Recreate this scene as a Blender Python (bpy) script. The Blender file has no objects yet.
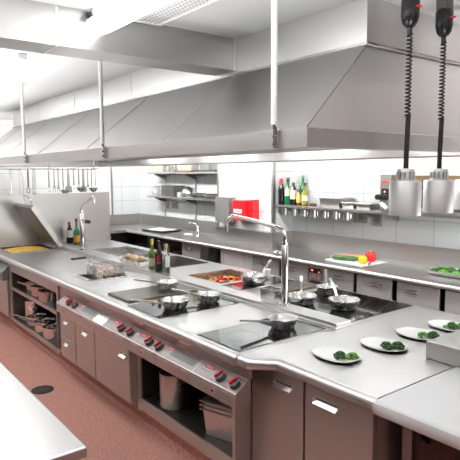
import bpy, bmesh, math, random
from mathutils import Vector, Matrix, Euler
random.seed(7)
S = bpy.context.scene
COL = S.collection
R = math.radians

# ------------------------------------------------------------------ materials
MATS = {}
def new_mat(name):
    m = bpy.data.materials.new(name); m.use_nodes = True
    nt = m.node_tree
    b = nt.nodes['Principled BSDF']
    MATS[name] = m
    return m, nt, b
def setin(b, **k):
    for key, v in k.items():
        key = key.replace('_', ' ')
        if key in b.inputs:
            if isinstance(v, tuple) and len(v) == 3: v = (*v, 1)
            b.inputs[key].default_value = v
def plain(name, col, rough=.5, metal=0., **k):
    m, nt, b = new_mat(name)
    setin(b, Base_Color=col, Roughness=rough, Metallic=metal, **k)
    # faint procedural variation so that no surface is perfectly even
    tc = nt.nodes.new('ShaderNodeTexCoord'); n = nt.nodes.new('ShaderNodeTexNoise')
    n.inputs['Scale'].default_value = 14; n.inputs['Detail'].default_value = 3
    nt.links.new(tc.outputs['Object'], n.inputs['Vector'])
    mr = nt.nodes.new('ShaderNodeMapRange')
    mr.inputs['To Min'].default_value = max(0, rough - .04); mr.inputs['To Max'].default_value = min(1, rough + .04)
    nt.links.new(n.outputs['Fac'], mr.inputs['Value']); nt.links.new(mr.outputs['Result'], b.inputs['Roughness'])
    return m
def steel(name, col, rough, scale=(2, 60, 60), bump=.02, var=.08, aniso=0.):
    m, nt, b = new_mat(name)
    setin(b, Base_Color=col, Metallic=1., Anisotropic=aniso)
    tc = nt.nodes.new('ShaderNodeTexCoord'); mp = nt.nodes.new('ShaderNodeMapping')
    mp.inputs['Scale'].default_value = scale
    n = nt.nodes.new('ShaderNodeTexNoise'); n.inputs['Scale'].default_value = 3; n.inputs['Detail'].default_value = 4
    n2 = nt.nodes.new('ShaderNodeTexNoise'); n2.inputs['Scale'].default_value = 2.2; n2.inputs['Detail'].default_value = 3
    nt.links.new(tc.outputs['Object'], mp.inputs['Vector']); nt.links.new(mp.outputs['Vector'], n.inputs['Vector'])
    nt.links.new(tc.outputs['Object'], n2.inputs['Vector'])
    ad = nt.nodes.new('ShaderNodeMath'); ad.operation = 'ADD'
    nt.links.new(n.outputs['Fac'], ad.inputs[0]); nt.links.new(n2.outputs['Fac'], ad.inputs[1])
    mr = nt.nodes.new('ShaderNodeMapRange')
    mr.inputs['From Min'].default_value = .5; mr.inputs['From Max'].default_value = 1.5
    mr.inputs['To Min'].default_value = max(.02, rough - var); mr.inputs['To Max'].default_value = rough + var
    nt.links.new(ad.outputs[0], mr.inputs['Value']); nt.links.new(mr.outputs['Result'], b.inputs['Roughness'])
    if bump:
        bp = nt.nodes.new('ShaderNodeBump'); bp.inputs['Strength'].default_value = bump; bp.inputs['Distance'].default_value = .002
        nt.links.new(n.outputs['Fac'], bp.inputs['Height']); nt.links.new(bp.outputs['Normal'], b.inputs['Normal'])
    return m
def emit(name, col, strength):
    m, nt, b = new_mat(name)
    setin(b, Base_Color=(.9, .9, .9), Emission_Color=col, Emission_Strength=strength, Roughness=.5)
    return m
def tile(name, axis):
    m, nt, b = new_mat(name)
    g = nt.nodes.new('ShaderNodeNewGeometry'); sp = nt.nodes.new('ShaderNodeSeparateXYZ'); cb = nt.nodes.new('ShaderNodeCombineXYZ')
    nt.links.new(g.outputs['Position'], sp.inputs[0])
    a1 = nt.nodes.new('ShaderNodeMath'); a1.inputs[1].default_value = 4.495 + .46 * 40
    a2 = nt.nodes.new('ShaderNodeMath'); a2.inputs[1].default_value = -1.10 + .267 * 40
    nt.links.new(sp.outputs[axis], a1.inputs[0]); nt.links.new(sp.outputs['Z'], a2.inputs[0])
    nt.links.new(a1.outputs[0], cb.inputs[0]); nt.links.new(a2.outputs[0], cb.inputs[1])
    br = nt.nodes.new('ShaderNodeTexBrick'); br.offset = 0; br.squash = 1
    br.inputs['Scale'].default_value = 1; br.inputs['Brick Width'].default_value = .46; br.inputs['Row Height'].default_value = .267
    br.inputs['Mortar Size'].default_value = .004; br.inputs['Mortar Smooth'].default_value = .2
    br.inputs['Color1'].default_value = (.86, .87, .86, 1); br.inputs['Color2'].default_value = (.84, .85, .84, 1)
    br.inputs['Mortar'].default_value = (.56, .55, .53, 1)
    nt.links.new(cb.outputs[0], br.inputs['Vector']); nt.links.new(br.outputs['Color'], b.inputs['Base Color'])
    bp = nt.nodes.new('ShaderNodeBump'); bp.inputs['Strength'].default_value = .25; bp.inputs['Distance'].default_value = .002; bp.invert = True
    nt.links.new(br.outputs['Fac'], bp.inputs['Height']); nt.links.new(bp.outputs['Normal'], b.inputs['Normal'])
    setin(b, Roughness=.22)
    return m
def floor_mat(name):
    m, nt, b = new_mat(name)
    g = nt.nodes.new('ShaderNodeNewGeometry')
    n = nt.nodes.new('ShaderNodeTexNoise'); n.inputs['Scale'].default_value = 70; n.inputs['Detail'].default_value = 3
    v = nt.nodes.new('ShaderNodeTexVoronoi'); v.inputs['Scale'].default_value = 110
    nl = nt.nodes.new('ShaderNodeTexNoise'); nl.inputs['Scale'].default_value = 1.6; nl.inputs['Detail'].default_value = 4
    for q in (n, v, nl): nt.links.new(g.outputs['Position'], q.inputs['Vector'])
    cr = nt.nodes.new('ShaderNodeValToRGB')
    cr.color_ramp.elements[0].position = .3; cr.color_ramp.elements[0].color = (.43, .17, .125, 1)
    cr.color_ramp.elements[1].position = .7; cr.color_ramp.elements[1].color = (.74, .38, .305, 1)
    nt.links.new(n.outputs['Fac'], cr.inputs[0])
    mx = nt.nodes.new('ShaderNodeMix'); mx.data_type = 'RGBA'; mx.inputs[0].default_value = .22
    nt.links.new(cr.outputs[0], mx.inputs[6])
    cr2 = nt.nodes.new('ShaderNodeValToRGB')
    cr2.color_ramp.elements[0].color = (.16, .05, .04, 1); cr2.color_ramp.elements[1].color = (.62, .36, .3, 1)
    nt.links.new(v.outputs['Color'], cr2.inputs[0]); nt.links.new(cr2.outputs[0], mx.inputs[7])
    nt.links.new(mx.outputs[2], b.inputs['Base Color'])
    bp = nt.nodes.new('ShaderNodeBump'); bp.inputs['Strength'].default_value = .2; bp.inputs['Distance'].default_value = .002
    nt.links.new(n.outputs['Fac'], bp.inputs['Height']); nt.links.new(bp.outputs['Normal'], b.inputs['Normal'])
    setin(b, Roughness=.62)
    return m
def perforated(name):
    m, nt, b = new_mat(name)
    g = nt.nodes.new('ShaderNodeNewGeometry')
    vm = nt.nodes.new('ShaderNodeVectorMath'); vm.operation = 'SCALE'; vm.inputs['Scale'].default_value = 32
    fr = nt.nodes.new('ShaderNodeVectorMath'); fr.operation = 'FRACTION'
    sb = nt.nodes.new('ShaderNodeVectorMath'); sb.operation = 'SUBTRACT'; sb.inputs[1].default_value = (.5, .5, 0)
    mu = nt.nodes.new('ShaderNodeVectorMath'); mu.operation = 'MULTIPLY'; mu.inputs[1].default_value = (1, 1, 0)
    ln = nt.nodes.new('ShaderNodeVectorMath'); ln.operation = 'LENGTH'
    lt = nt.nodes.new('ShaderNodeMath'); lt.operation = 'LESS_THAN'; lt.inputs[1].default_value = .24
    mx = nt.nodes.new('ShaderNodeMix'); mx.data_type = 'RGBA'
    mx.inputs[6].default_value = (.85, .85, .84, 1); mx.inputs[7].default_value = (.25, .25, .25, 1)
    nt.links.new(g.outputs['Position'], vm.inputs[0]); nt.links.new(vm.outputs[0], fr.inputs[0]); nt.links.new(fr.outputs[0], sb.inputs[0])
    nt.links.new(sb.outputs[0], mu.inputs[0]); nt.links.new(mu.outputs[0], ln.inputs[0]); nt.links.new(ln.outputs['Value'], lt.inputs[0])
    nt.links.new(lt.outputs[0], mx.inputs[0]); nt.links.new(mx.outputs[2], b.inputs['Base Color'])
    return m
def noisy(name, c1, c2, scale, rough=.5, **k):
    m, nt, b = new_mat(name)
    tc = nt.nodes.new('ShaderNodeTexCoord'); n = nt.nodes.new('ShaderNodeTexNoise'); n.inputs['Scale'].default_value = scale
    cr = nt.nodes.new('ShaderNodeValToRGB')
    cr.color_ramp.elements[0].position = .35; cr.color_ramp.elements[0].color = (*c1, 1)
    cr.color_ramp.elements[1].position = .65; cr.color_ramp.elements[1].color = (*c2, 1)
    nt.links.new(tc.outputs['Object'], n.inputs['Vector']); nt.links.new(n.outputs['Fac'], cr.inputs[0]); nt.links.new(cr.outputs[0], b.inputs['Base Color'])
    setin(b, Roughness=rough, **k)
    return m
def wood(name, c1, c2, vert=True):
    m, nt, b = new_mat(name)
    tc = nt.nodes.new('ShaderNodeTexCoord'); mp = nt.nodes.new('ShaderNodeMapping')
    mp.inputs['Scale'].default_value = (30, 30, 1.2) if vert else (1.5, 30, 30)
    n = nt.nodes.new('ShaderNodeTexNoise'); n.inputs['Scale'].default_value = 2; n.inputs['Detail'].default_value = 5
    cr = nt.nodes.new('ShaderNodeValToRGB')
    cr.color_ramp.elements[0].position = .3; cr.color_ramp.elements[0].color = (*c1, 1)
    cr.color_ramp.elements[1].position = .7; cr.color_ramp.elements[1].color = (*c2, 1)
    nt.links.new(tc.outputs['Object'], mp.inputs[0]); nt.links.new(mp.outputs[0], n.inputs['Vector']); nt.links.new(n.outputs['Fac'], cr.inputs[0]); nt.links.new(cr.outputs[0], b.inputs['Base Color'])
    setin(b, Roughness=.4)
    return m

STEEL = steel('brushed_worktop_steel', (.68, .67, .665), .37, (60, 2, 60), .015)
STEELX = steel('brushed_panel_steel', (.53, .512, .497), .36, (60, 60, 2), .015)
MATS['brushed_panel_steel'].node_tree.nodes['Principled BSDF'].inputs['Metallic'].default_value = .85
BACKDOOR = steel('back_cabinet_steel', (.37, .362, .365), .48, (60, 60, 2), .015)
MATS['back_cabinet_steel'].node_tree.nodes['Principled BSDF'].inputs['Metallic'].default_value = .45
HOODST = steel('hood_steel', (.68, .67, .658), .36, (50, 50, 2), .01, .07)
DUCTST = steel('duct_steel', (.48, .47, .468), .30, (50, 2, 50), .01, .05)
BACKST = steel('backsplash_steel', (.46, .445, .43), .36, (2, 60, 60), .015)
HANDLE = steel('satin_handle', (.80, .80, .80), .30, (4, 4, 4), 0, .03)
UTEN = steel('dull_utensil_steel', (.40, .38, .36), .24, (5, 5, 40), 0, .04)
CHROME = steel('chrome', (.74, .74, .75), .10, (4, 4, 4), 0, .03)
POTST = steel('satin_pot_steel', (.66, .63, .60), .36, (5, 5, 60), .01, .05)
SHINY = steel('polished_pot_steel', (.72, .70, .68), .09, (4, 4, 30), .004, .04)
PANST = steel('pan_steel', (.70, .69, .67), .27, (5, 5, 60), .01, .06)
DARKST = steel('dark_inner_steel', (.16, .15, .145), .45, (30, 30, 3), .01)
ALU = steel('lamp_aluminium', (.80, .80, .805), .50, (60, 60, 2), .02, .05)
BLACKSHADE = plain('black_and_recess_shade', (.012, .012, .012), .6)  # near-black for black objects and for shade painted into recesses
BLACKGLASS = plain('black_ceramic_glass', (.006, .006, .007), .05, 0, Specular_IOR_Level=.5)
KNOBM = plain('grey_knob', (.085, .085, .087), .35)
BLACK = plain('black_plastic', (.015, .015, .016), .28)
BLACKM = plain('black_matte_rubber', (.016, .016, .017), .5)
CAST = noisy('cast_griddle', (.10, .085, .075), (.16, .14, .125), 9, .3, Metallic=.85)
BROWNEDGE = plain('browned_metal_edge', (.20, .125, .055), .4, .6)
WHITE = plain('white_enamel', (.82, .82, .81), .35)
CEIL = plain('ceiling_paint', (.86, .865, .86), .8)
PLASTER = plain('white_plaster', (.84, .845, .84), .75)
TILEX = tile('white_tile_back', 'X'); TILEY = tile('white_tile_side', 'Y')
FLOOR = floor_mat('red_resin_floor')
PERF = perforated('perforated_panel')
RED = plain('red_lacquer', (.80, .012, .018), .3)
REDK = plain('red_pointer', (.78, .02, .025), .35)
REDLINE = plain('red_print', (.75, .03, .04), .5)
LABELW = plain('white_label', (.85, .85, .83), .5)
DISPLAY = steel('grey_panel_foil', (.30, .315, .305), .45, (3, 40, 40), 0, .05)
DGREY = plain('dark_grey_foil', (.16, .17, .165), .4, .3)
PORCELAIN = plain('porcelain', (.86, .86, .85), .12)
PE = plain('white_cutting_board', (.86, .86, .85), .5)
ALUDISP = plain('grey_dispenser', (.30, .295, .28), .4, .5)
LAMP = emit('fluorescent_diffuser', (.97, .995, 1), 4.5)
LAMPB = emit('added_fill_diffuser', (.97, .995, 1), 40)
HLAMP = emit('hood_light_diffuser', (.98, 1, 1), 13)
LEDRED = emit('red_indicator', (1, .05, .03), 3)
WOODD = wood('dark_mahogany', (.05, .016, .010), (.13, .042, .025))
WOODB = wood('brown_board', (.16, .075, .04), (.26, .14, .08), False)
CORK = plain('cork', (.55, .38, .22), .8)
def glassm(name, col, rough=.05, tr=.8):
    return plain(name, col, rough, 0, Transmission_Weight=tr, IOR=1.45)
G_GREEN = glassm('olive_green_glass', (.30, .36, .06), .06, .55)
G_DGREEN = glassm('emerald_glass', (.02, .28, .09), .06, .4)
G_DARK = plain('near_black_glass', (.012, .008, .008), .08)
G_CLEAR = glassm('clear_bottle_glass', (.80, .86, .80), .04, .88)
G_OIL = glassm('oil_glass', (.60, .50, .08), .05, .5)
G_BROWN = plain('brown_liquid_glass', (.16, .05, .012), .08)
LIQ = plain('pale_wine', (.62, .64, .25), .1, 0, Transmission_Weight=.5)
CREAM = plain('cream_label', (.80, .74, .56), .6)
ORANGELAB = plain('orange_label', (.75, .30, .04), .6)
YLAB = plain('yellow_label', (.78, .58, .12), .6)
REDCAP = plain('red_foil_cap', (.70, .02, .02), .35)
YCAP = plain('yellow_foil', (.75, .62, .10), .4)
RICE = noisy('saffron_grain', (.90, .52, .06), (.98, .76, .22), 40, .5)
FRIED = noisy('fried_crumb', (.62, .36, .22), (.90, .66, .46), 30, .7)
BREAD = noisy('golden_crust', (.72, .42, .17), (.95, .76, .48), 9, .55)
BROC = noisy('broccoli_crown', (.012, .045, .010), (.05, .15, .02), 45, .6)
BROCL = noisy('bright_broccoli', (.06, .22, .015), (.16, .42, .05), 45, .55)
BSTEM = plain('broccoli_stem', (.22, .45, .10), .5)
PEPR = plain('red_pepper_skin', (.82, .02, .015), .18)
PEPY = plain('yellow_pepper_skin', (.90, .55, .01), .18)
PEPG = plain('green_pepper_skin', (.06, .30, .02), .25)
CUC = noisy('cucumber_skin', (.012, .075, .015), (.04, .17, .03), 30, .35)
CARROT = noisy('carrot_skin', (.78, .24, .10), (.85, .36, .18), 12, .5)
SPONGE = plain('white_sponge', (.85, .85, .83), .9)
CLEARPL = glassm('clear_plastic', (.80, .80, .77), .25, .6)
WIREM = steel('wire_steel', (.60, .60, .58), .25, (5, 5, 5), 0, .04)

# ------------------------------------------------------------------ mesh helper
class MB:
    def __init__(s): s.bm = bmesh.new(); s.mi = 0; s.wn = False
    def _tag(s, faces):
        for f in faces: f.material_index = s.mi
    def mat(s, i): s.mi = i; return s
    def box(s, x0, y0, z0, x1, y1, z1, bev=0, seg=2, rot=None):
        M = Matrix.Translation(((x0+x1)/2, (y0+y1)/2, (z0+z1)/2)) @ (rot.to_matrix().to_4x4() if rot else Matrix()) @ Matrix.Diagonal((abs(x1-x0), abs(y1-y0), abs(z1-z0), 1))
        r = bmesh.ops.create_cube(s.bm, size=1, matrix=M)
        fs = {f for v in r['verts'] for f in v.link_faces}; s._tag(fs)
        if bev:
            s.wn = True
            es = list({e for v in r['verts'] for e in v.link_edges})
            q = bmesh.ops.bevel(s.bm, geom=es, offset=bev, segments=seg, profile=.5, affect='EDGES'); s._tag(q['faces'])
        return s
    def cyl(s, p0, p1, r0, r1=None, seg=20, cap=True):
        p0, p1 = Vector(p0), Vector(p1); d = p1-p0; r1 = r0 if r1 is None else r1
        M = Matrix.Translation((p0+p1)/2) @ d.to_track_quat('Z', 'Y').to_matrix().to_4x4()
        r = bmesh.ops.create_cone(s.bm, cap_ends=cap, segments=seg, radius1=r0, radius2=max(r1, 1e-5), depth=d.length, matrix=M)
        s._tag({f for v in r['verts'] for f in v.link_faces}); return s
    def ell(s, c, rx, ry, rz, sub=2, rot=None, noise=0, rnd=random):
        M = Matrix.Translation(c) @ (rot.to_matrix().to_4x4() if rot else Matrix()) @ Matrix.Diagonal((rx, ry, rz, 1))
        r = bmesh.ops.create_icosphere(s.bm, subdivisions=sub, radius=1, matrix=M)
        s._tag({f for v in r['verts'] for f in v.link_faces})
        if noise:
            c = Vector(c)
            for v in r['verts']: v.co = c + (v.co-c)*(1+rnd.uniform(-noise, noise))
        return s
    def tube(s, pts, r, seg=10, cap=True, radii=None, closed=False):
        pts = [Vector(p) for p in pts]; n = len(pts); rings = []; up = None
        for i, p in enumerate(pts):
            a = pts[i-1] if (i > 0 or closed) else p; b = pts[(i+1) % n] if (i < n-1 or closed) else p
            t = (b-a).normalized()
            if up is None: up = t.orthogonal().normalized()
            up = (up - t*up.dot(t))
            up = t.orthogonal().normalized() if up.length < 1e-6 else up.normalized()
            w = t.cross(up); rr = radii[i] if radii else r
            rings.append([s.bm.verts.new(p + (up*math.cos(2*math.pi*k/seg) + w*math.sin(2*math.pi*k/seg))*rr) for k in range(seg)])
        fs = []
        for i in range(n-1 if not closed else n):
            A, B = rings[i], rings[(i+1) % n]
            for k in range(seg): fs.append(s.bm.faces.new((A[k], A[(k+1) % seg], B[(k+1) % seg], B[k])))
        if cap and not closed:
            fs.append(s.bm.faces.new(rings[0][::-1])); fs.append(s.bm.faces.new(rings[-1]))
        s._tag(fs); return s
    def lathe(s, prof, c=(0, 0, 0), seg=32, a0=0, a1=None, sx=1, sy=1):
        c = Vector(c); full = a1 is None; n = seg if full else seg+1; rings = []
        for (r, z) in prof:
            if r < 1e-6: rings.append([s.bm.verts.new(c+Vector((0, 0, z)))]); continue
            rings.append([s.bm.verts.new(c+Vector((r*sx*math.cos(t), r*sy*math.sin(t), z))) for t in [a0 + (2*math.pi*k/seg if full else (a1-a0)*k/seg) for k in range(n)]])
        fs = []
        for A, B in zip(rings, rings[1:]):
            for k in range(n if full else n-1):
                k2 = (k+1) % n
                if len(A) == 1 and len(B) == 1: continue
                if len(A) == 1: fs.append(s.bm.faces.new((A[0], B[k], B[k2])))
                elif len(B) == 1: fs.append(s.bm.faces.new((A[k], A[k2], B[0])))
                else: fs.append(s.bm.faces.new((A[k], A[k2], B[k2], B[k])))
        s._tag(fs); return s
    def prism(s, poly, a0, a1, axis='z'):
        def mk(p, a):
            if axis == 'z': return (p[0], p[1], a)
            if axis == 'x': return (a, p[0], p[1])
            return (p[0], a, p[1])
        A = [s.bm.verts.new(mk(p, a0)) for p in poly]; B = [s.bm.verts.new(mk(p, a1)) for p in poly]; n = len(poly)
        fs = [s.bm.faces.new(A[::-1]), s.bm.faces.new(B)]
        for k in range(n): fs.append(s.bm.faces.new((A[k], A[(k+1) % n], B[(k+1) % n], B[k])))
        s._tag(fs); return s
    def loft(s, loops, caps=True):
        rs = [[s.bm.verts.new(p) for p in L] for L in loops]; n = len(rs[0]); fs = []
        for A, B in zip(rs, rs[1:]):
            for k in range(n): fs.append(s.bm.faces.new((A[k], A[(k+1) % n], B[(k+1) % n], B[k])))
        if caps: fs.append(s.bm.faces.new(rs[0][::-1])); fs.append(s.bm.faces.new(rs[-1]))
        s._tag(fs); return s
    def slab(s, x0, y0, x1, y1, z0, z1, holes=()):
        xs = sorted({x0, x1, *[h[0] for h in holes], *[h[2] for h in holes]}); ys = sorted({y0, y1, *[h[1] for h in holes], *[h[3] for h in holes]})
        inside = lambda x, y: not any(h[0] < x < h[2] and h[1] < y < h[3] for h in holes)
        T = {}; fs = []
        def v(i, j, z):
            k = (i, j, z)
            if k not in T: T[k] = s.bm.verts.new((xs[i], ys[j], z))
            return T[k]
        nx, ny = len(xs)-1, len(ys)-1
        ok = lambda i, j: 0 <= i < nx and 0 <= j < ny and inside((xs[i]+xs[i+1])/2, (ys[j]+ys[j+1])/2)
        for i in range(nx):
            for j in range(ny):
                if not ok(i, j): continue
                q = [(i, j), (i+1, j), (i+1, j+1), (i, j+1)]
                fs.append(s.bm.faces.new([v(a, b, z1) for a, b in q])); fs.append(s.bm.faces.new([v(a, b, z0) for a, b in q[::-1]]))
                for (a, b, di, dj) in ((0, 1, 0, -1), (1, 2, 1, 0), (2, 3, 0, 1), (3, 0, -1, 0)):
                    if not ok(i+di, j+dj):
                        p, w = q[a], q[b]
                        fs.append(s.bm.faces.new((v(*p, z0), v(*w, z0), v(*w, z1), v(*p, z1))))
        s._tag(fs); return s
    def well(s, x0, y0, x1, y1, zt, zb, t=.004, rim=0, rimh=.004):
        """open-topped recessed tray, walls of thickness t"""
        P = lambda a, z: [(x0-a, y0-a, z), (x1+a, y0-a, z), (x1+a, y1+a, z), (x0-a, y1+a, z)]
        L = []
        L.append(P(0, zb-t)); L.append(P(0, zt))
        if rim: L.append(P(rim, zt)); L.append(P(rim, zt+rimh)); L.append(P(-t, zt+rimh))
        else: L.append(P(-t, zt))
        L.append(P(-t, zb))
        return s.loft(L)
    def build(s, name, mats, parent=None, world=True, smooth=True, angle=38):
        bm = s.bm
        bmesh.ops.recalc_face_normals(bm, faces=bm.faces[:])
        me = bpy.data.meshes.new(name)
        org = None
        if parent is not None and world:
            p = parent; org = Vector((0, 0, 0))
            while p is not None: org += p.location; p = p.parent
        elif parent is None and bm.verts:
            xs = [v.co.x for v in bm.verts]; ys = [v.co.y for v in bm.verts]; zs = [v.co.z for v in bm.verts]
            org = Vector(((min(xs)+max(xs))/2, (min(ys)+max(ys))/2, min(zs)))
        if org is not None: bmesh.ops.translate(bm, verts=bm.verts[:], vec=-org)
        if smooth:
            lim = math.radians(angle)
            for f in bm.faces: f.smooth = True
            for e in bm.edges:
                e.smooth = len(e.link_faces) == 2 and e.calc_face_angle(0) < lim
        bm.to_mesh(me); bm.free()
        for m in (mats if isinstance(mats, (list, tuple)) else [mats]): me.materials.append(m)
        o = bpy.data.objects.new(name, me); COL.objects.link(o)
        if parent is not None: o.parent = parent
        else: o.location = org
        if s.wn and smooth:
            w_ = o.modifiers.new('weighted_normals', 'WEIGHTED_NORMAL'); w_.mode = 'FACE_AREA'; w_.weight = 100; w_.keep_sharp = True
        return o

def tag(o, label, cat, group=None, kind=None):
    o['label'] = label; o['category'] = cat
    if group: o['group'] = group
    if kind: o['kind'] = kind
    return o
def struct(o): o['kind'] = 'structure'; return o
def thing(name, label, cat, loc=(0, 0, 0), rz=0, group=None):
    o = bpy.data.objects.new(name, None); COL.objects.link(o); o.location = loc; o.rotation_euler = (0, 0, rz); o.empty_display_size = .1
    return tag(o, label, cat, group)
def dup(root, loc, rz=None, label=None, group=None):
    r = root.copy(); COL.objects.link(r); r.location = loc
    if rz is not None: r.rotation_euler = (0, 0, rz)
    if label: r['label'] = label
    if group: r['group'] = group
    for ch in list(root.children):
        c = ch.copy(); COL.objects.link(c); c.parent = r
        for g in list(ch.children):
            d = g.copy(); COL.objects.link(d); d.parent = c
    return r
def text(body, size, name, mat, parent, loc, rot):
    cu = bpy.data.curves.new(name, 'FONT'); cu.body = body; cu.size = size; cu.align_x = 'CENTER'; cu.align_y = 'CENTER'; cu.extrude = .0004
    o = bpy.data.objects.new(name, cu); COL.objects.link(o)
    dg = bpy.context.evaluated_depsgraph_get(); me = bpy.data.meshes.new_from_object(o.evaluated_get(dg))
    bpy.data.objects.remove(o)
    o = bpy.data.objects.new(name, me); COL.objects.link(o); me.materials.clear(); me.materials.append(mat)
    o.parent = parent; o.location = loc; o.rotation_euler = rot
    return o

# ------------------------------------------------------------------ room
ZC = 2.79
XL, XR, YF, YB = -9.5, 2.6, -3.2, 5.10
struct(MB().box(XL-.2, YF-.2, -.1, XR+.2, YB+.2, 0).build('floor', FLOOR, smooth=False))
struct(MB().box(XL-.2, YF-.2, ZC, XR+.2, YB+.2, ZC+.1).build('ceiling', CEIL, smooth=False))
struct(MB().box(XL-.2, YB, 0, XR+.2, YB+.2, ZC).build('wall_back', TILEX, smooth=False))
struct(MB().box(XL-.2, YF, 0, XL, YB, ZC).build('wall_left', TILEY, smooth=False))
struct(MB().box(XL-.2, YF-.2, 0, XR+.2, YF, ZC).build('wall_front', plain('grey_front_wall', (.30, .295, .285), .6), smooth=False))
struct(MB().box(XR, YF, 0, XR+.2, YB, ZC).build('wall_right', plain('grey_right_wall', (.30, .295, .29), .7), smooth=False))
PX0, PX1, PY = -6.44, -5.215, 4.75
struct(MB().box(PX0, PY, 0, PX1, YB, ZC).build('wall_pier', TILEX, smooth=False))
struct(MB().box(PX1-.035, PY-.006, 1.1, PX1+.006, PY+.035, ZC).build('trim_1', BACKST, smooth=False))
struct(MB().box(PX0-.006, PY-.006, 1.1, PX0+.035, PY+.035, ZC).build('trim_2', BACKST, smooth=False))
struct(MB().box(XL, 4.485, 1.1, XL+.012, 4.515, ZC).build('trim_3', BACKST, smooth=False))

struct(MB().box(-5.93, 4.42, 0, -5.206, PY, .853).build('wall_apron', TILEX, smooth=False))
# ------------------------------------------------------------------ ceiling fixtures
def batten(x0, x1, y, label, along='x', group='fluorescent ceiling battens'):
    t = thing('ceiling_light', label, 'ceiling light', ((x0+x1)/2, y, 2.67), 0, group)
    if along == 'x':
        MB().box(x0, y-.035, 2.745, x1, y+.035, ZC-.001, .006).build('housing', WHITE, t)
        pr = [(y+.072*math.cos(2*math.pi*k/16), 2.70 + .047*math.sin(2*math.pi*k/16)) for k in range(16)]
        MB().prism(pr, x0+.03, x1-.03, 'x').build('diffuser', LAMPB if y > 3 else LAMP, t)
        for a in (x0, x1-.03):
            MB().prism([(y+(p-y)*1.04, 2.70+(q-2.70)*1.04) for p, q in pr], a, a+.03, 'x').build('end_cap', CLEARPL, t)
        for yy in (y-.055, y+.05): MB().box(x0-.012, yy, 2.735, x0+.012, yy+.012, 2.765).build('clip', BLACKM, t)
    return t
batten(-2.90, -1.40, 1.32, 'lit fluorescent batten on the ceiling in front of the steel duct')
batten(-5.70, -4.25, 1.32, 'lit fluorescent batten on the ceiling beyond the steel duct')
for i, (x0, y) in enumerate(((-8.0, 1.32), (.2, 1.32), (-9.1, 3.62), (-7.3, 3.62), (-5.5, 3.62), (-3.35, 3.62), (-6.6, .1), (-4.1, .1))):  # unseen battens added to brighten the floor, fronts and tiled wall
    batten(x0, x0+1.45, y, 'unseen added fill batten %s' % ('along the back row above the rear counter' if y > 2 else 'over the cook aisle out of view'))
t = thing('ceiling_vent', 'perforated white ceiling vent beside the fluorescent batten', 'vent', (-2.4, 1.6, 2.77))
MB().box(-2.94, 1.46, 2.782, -1.9, 1.74, ZC-.0005).build('grille', PERF, t, smooth=False)
MB().slab(-2.952, 1.445, -1.88, 1.755, 2.776, ZC-.0004, [(-2.93, 1.467, -1.902, 1.733)]).build('frame', WHITE, t)

# unseen area lights added out of frame to brighten the ceiling
def uplight(x, y, z, size, power, tilt=(0, 0, 0)):
    l = bpy.data.lights.new('added_ceiling_fill', 'AREA'); l.shape = 'DISK'; l.size = size; l.energy = power; l.spread = R(140); l.color = (.97, .995, 1)
    o = bpy.data.objects.new('added_ceiling_fill', l); COL.objects.link(o); o.location = (x, y, z); o.rotation_euler = (R(180)+tilt[0], tilt[1], tilt[2])
for x, y, p in ((-.2, 1.1, 20), (-2.3, .1, 23), (-4.3, .35, 22), (-6.3, .8, 21), (-8.1, 1.2, 20)):
    uplight(x, y, 1.05, .9, p)

# unseen area light added at right to fill the tiled wall below the shelf
l = bpy.data.lights.new('added_wall_fill', 'AREA'); l.shape = 'SQUARE'; l.size = .9; l.energy = 32; l.color = (.97, .995, 1)
o = bpy.data.objects.new('added_wall_fill', l); COL.objects.link(o); o.location = (-.7, 3.72, 1.0)
o.rotation_euler = Vector((-.80, .26, -.02)).to_track_quat('-Z', 'Y').to_euler()

# ventilation duct
t = thing('ventilation_duct', 'square stainless duct under the ceiling running into the hood', 'duct', (-3.08, .2, 2.575))
MB().box(-3.20, -2.6, 2.578, -2.955, 2.338, ZC-.001).build('duct_casing', DUCTST, t, smooth=False)
MB().box(-2.956, 2.325, 2.577, -2.945, 2.337, ZC-.001).build('corner_strip', HOODST, t)
MB().box(-3.204, 1.10, 2.574, -2.951, 1.112, ZC-.002).build('joint_band', HOODST, t)

# ------------------------------------------------------------------ extraction hood
HX0, HX1, HY0, HY1, HZ0, HZ1 = -8.3, -1.70, 1.75, 3.75, 1.99, 2.085
BX0, BX1, BY0, BY1, BZ0 = -8.1, -1.85, 2.34, 3.36, 2.55
hood = thing('extraction_hood', 'long stainless extraction hood hung over the cooking island', 'hood', (-5, 2.6, 1.99))
m = MB()
rect = lambda x0, y0, x1, y1, z: [(x0, y0, z), (x1, y0, z), (x1, y1, z), (x0, y1, z)]
m.loft([rect(HX0+.02, HY0+.02, HX1-.02, HY1-.02, HZ1-.002), rect(HX0+.02, HY0+.02, HX1-.02, HY1-.02, HZ0+.012), rect(HX0+.004, HY0+.004, HX1-.004, HY1-.004, HZ0), rect(HX0, HY0, HX1, HY1, HZ0+.004), rect(HX0, HY0, HX1, HY1, HZ1-.006), rect(HX0+.006, HY0+.006, HX1-.006, HY1-.006, HZ1)], caps=False)
m.build('skirt', HOODST, hood)
MB().loft([rect(HX0+.008, HY0+.008, HX1-.008, HY1-.008, HZ1-.005), rect(BX0, BY0, BX1, BY1, BZ0)], caps=False).build('canopy', HOODST, hood, angle=5)
MB().box(BX0, BY0, BZ0, BX1, BY1, ZC-.001).build('plenum_box', HOODST, hood, smooth=False)
MB().loft([rect(BX0-.010, BY0-.010, BX1+.010, BY1+.010, BZ0-.012), rect(BX0-.018, BY0-.018, BX1+.018, BY1+.018, BZ0-.006), rect(BX0-.018, BY0-.018, BX1+.018, BY1+.018, BZ0+.006), rect(BX0, BY0, BX1, BY1, BZ0+.010)], caps=False).build('ledge', UTEN, hood)
MB().box(HX0+.06, HY0+.13, 2.150, HX1-.04, HY1-.13, 2.156).build('filter_panel', DARKST, hood, smooth=False)
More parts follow.
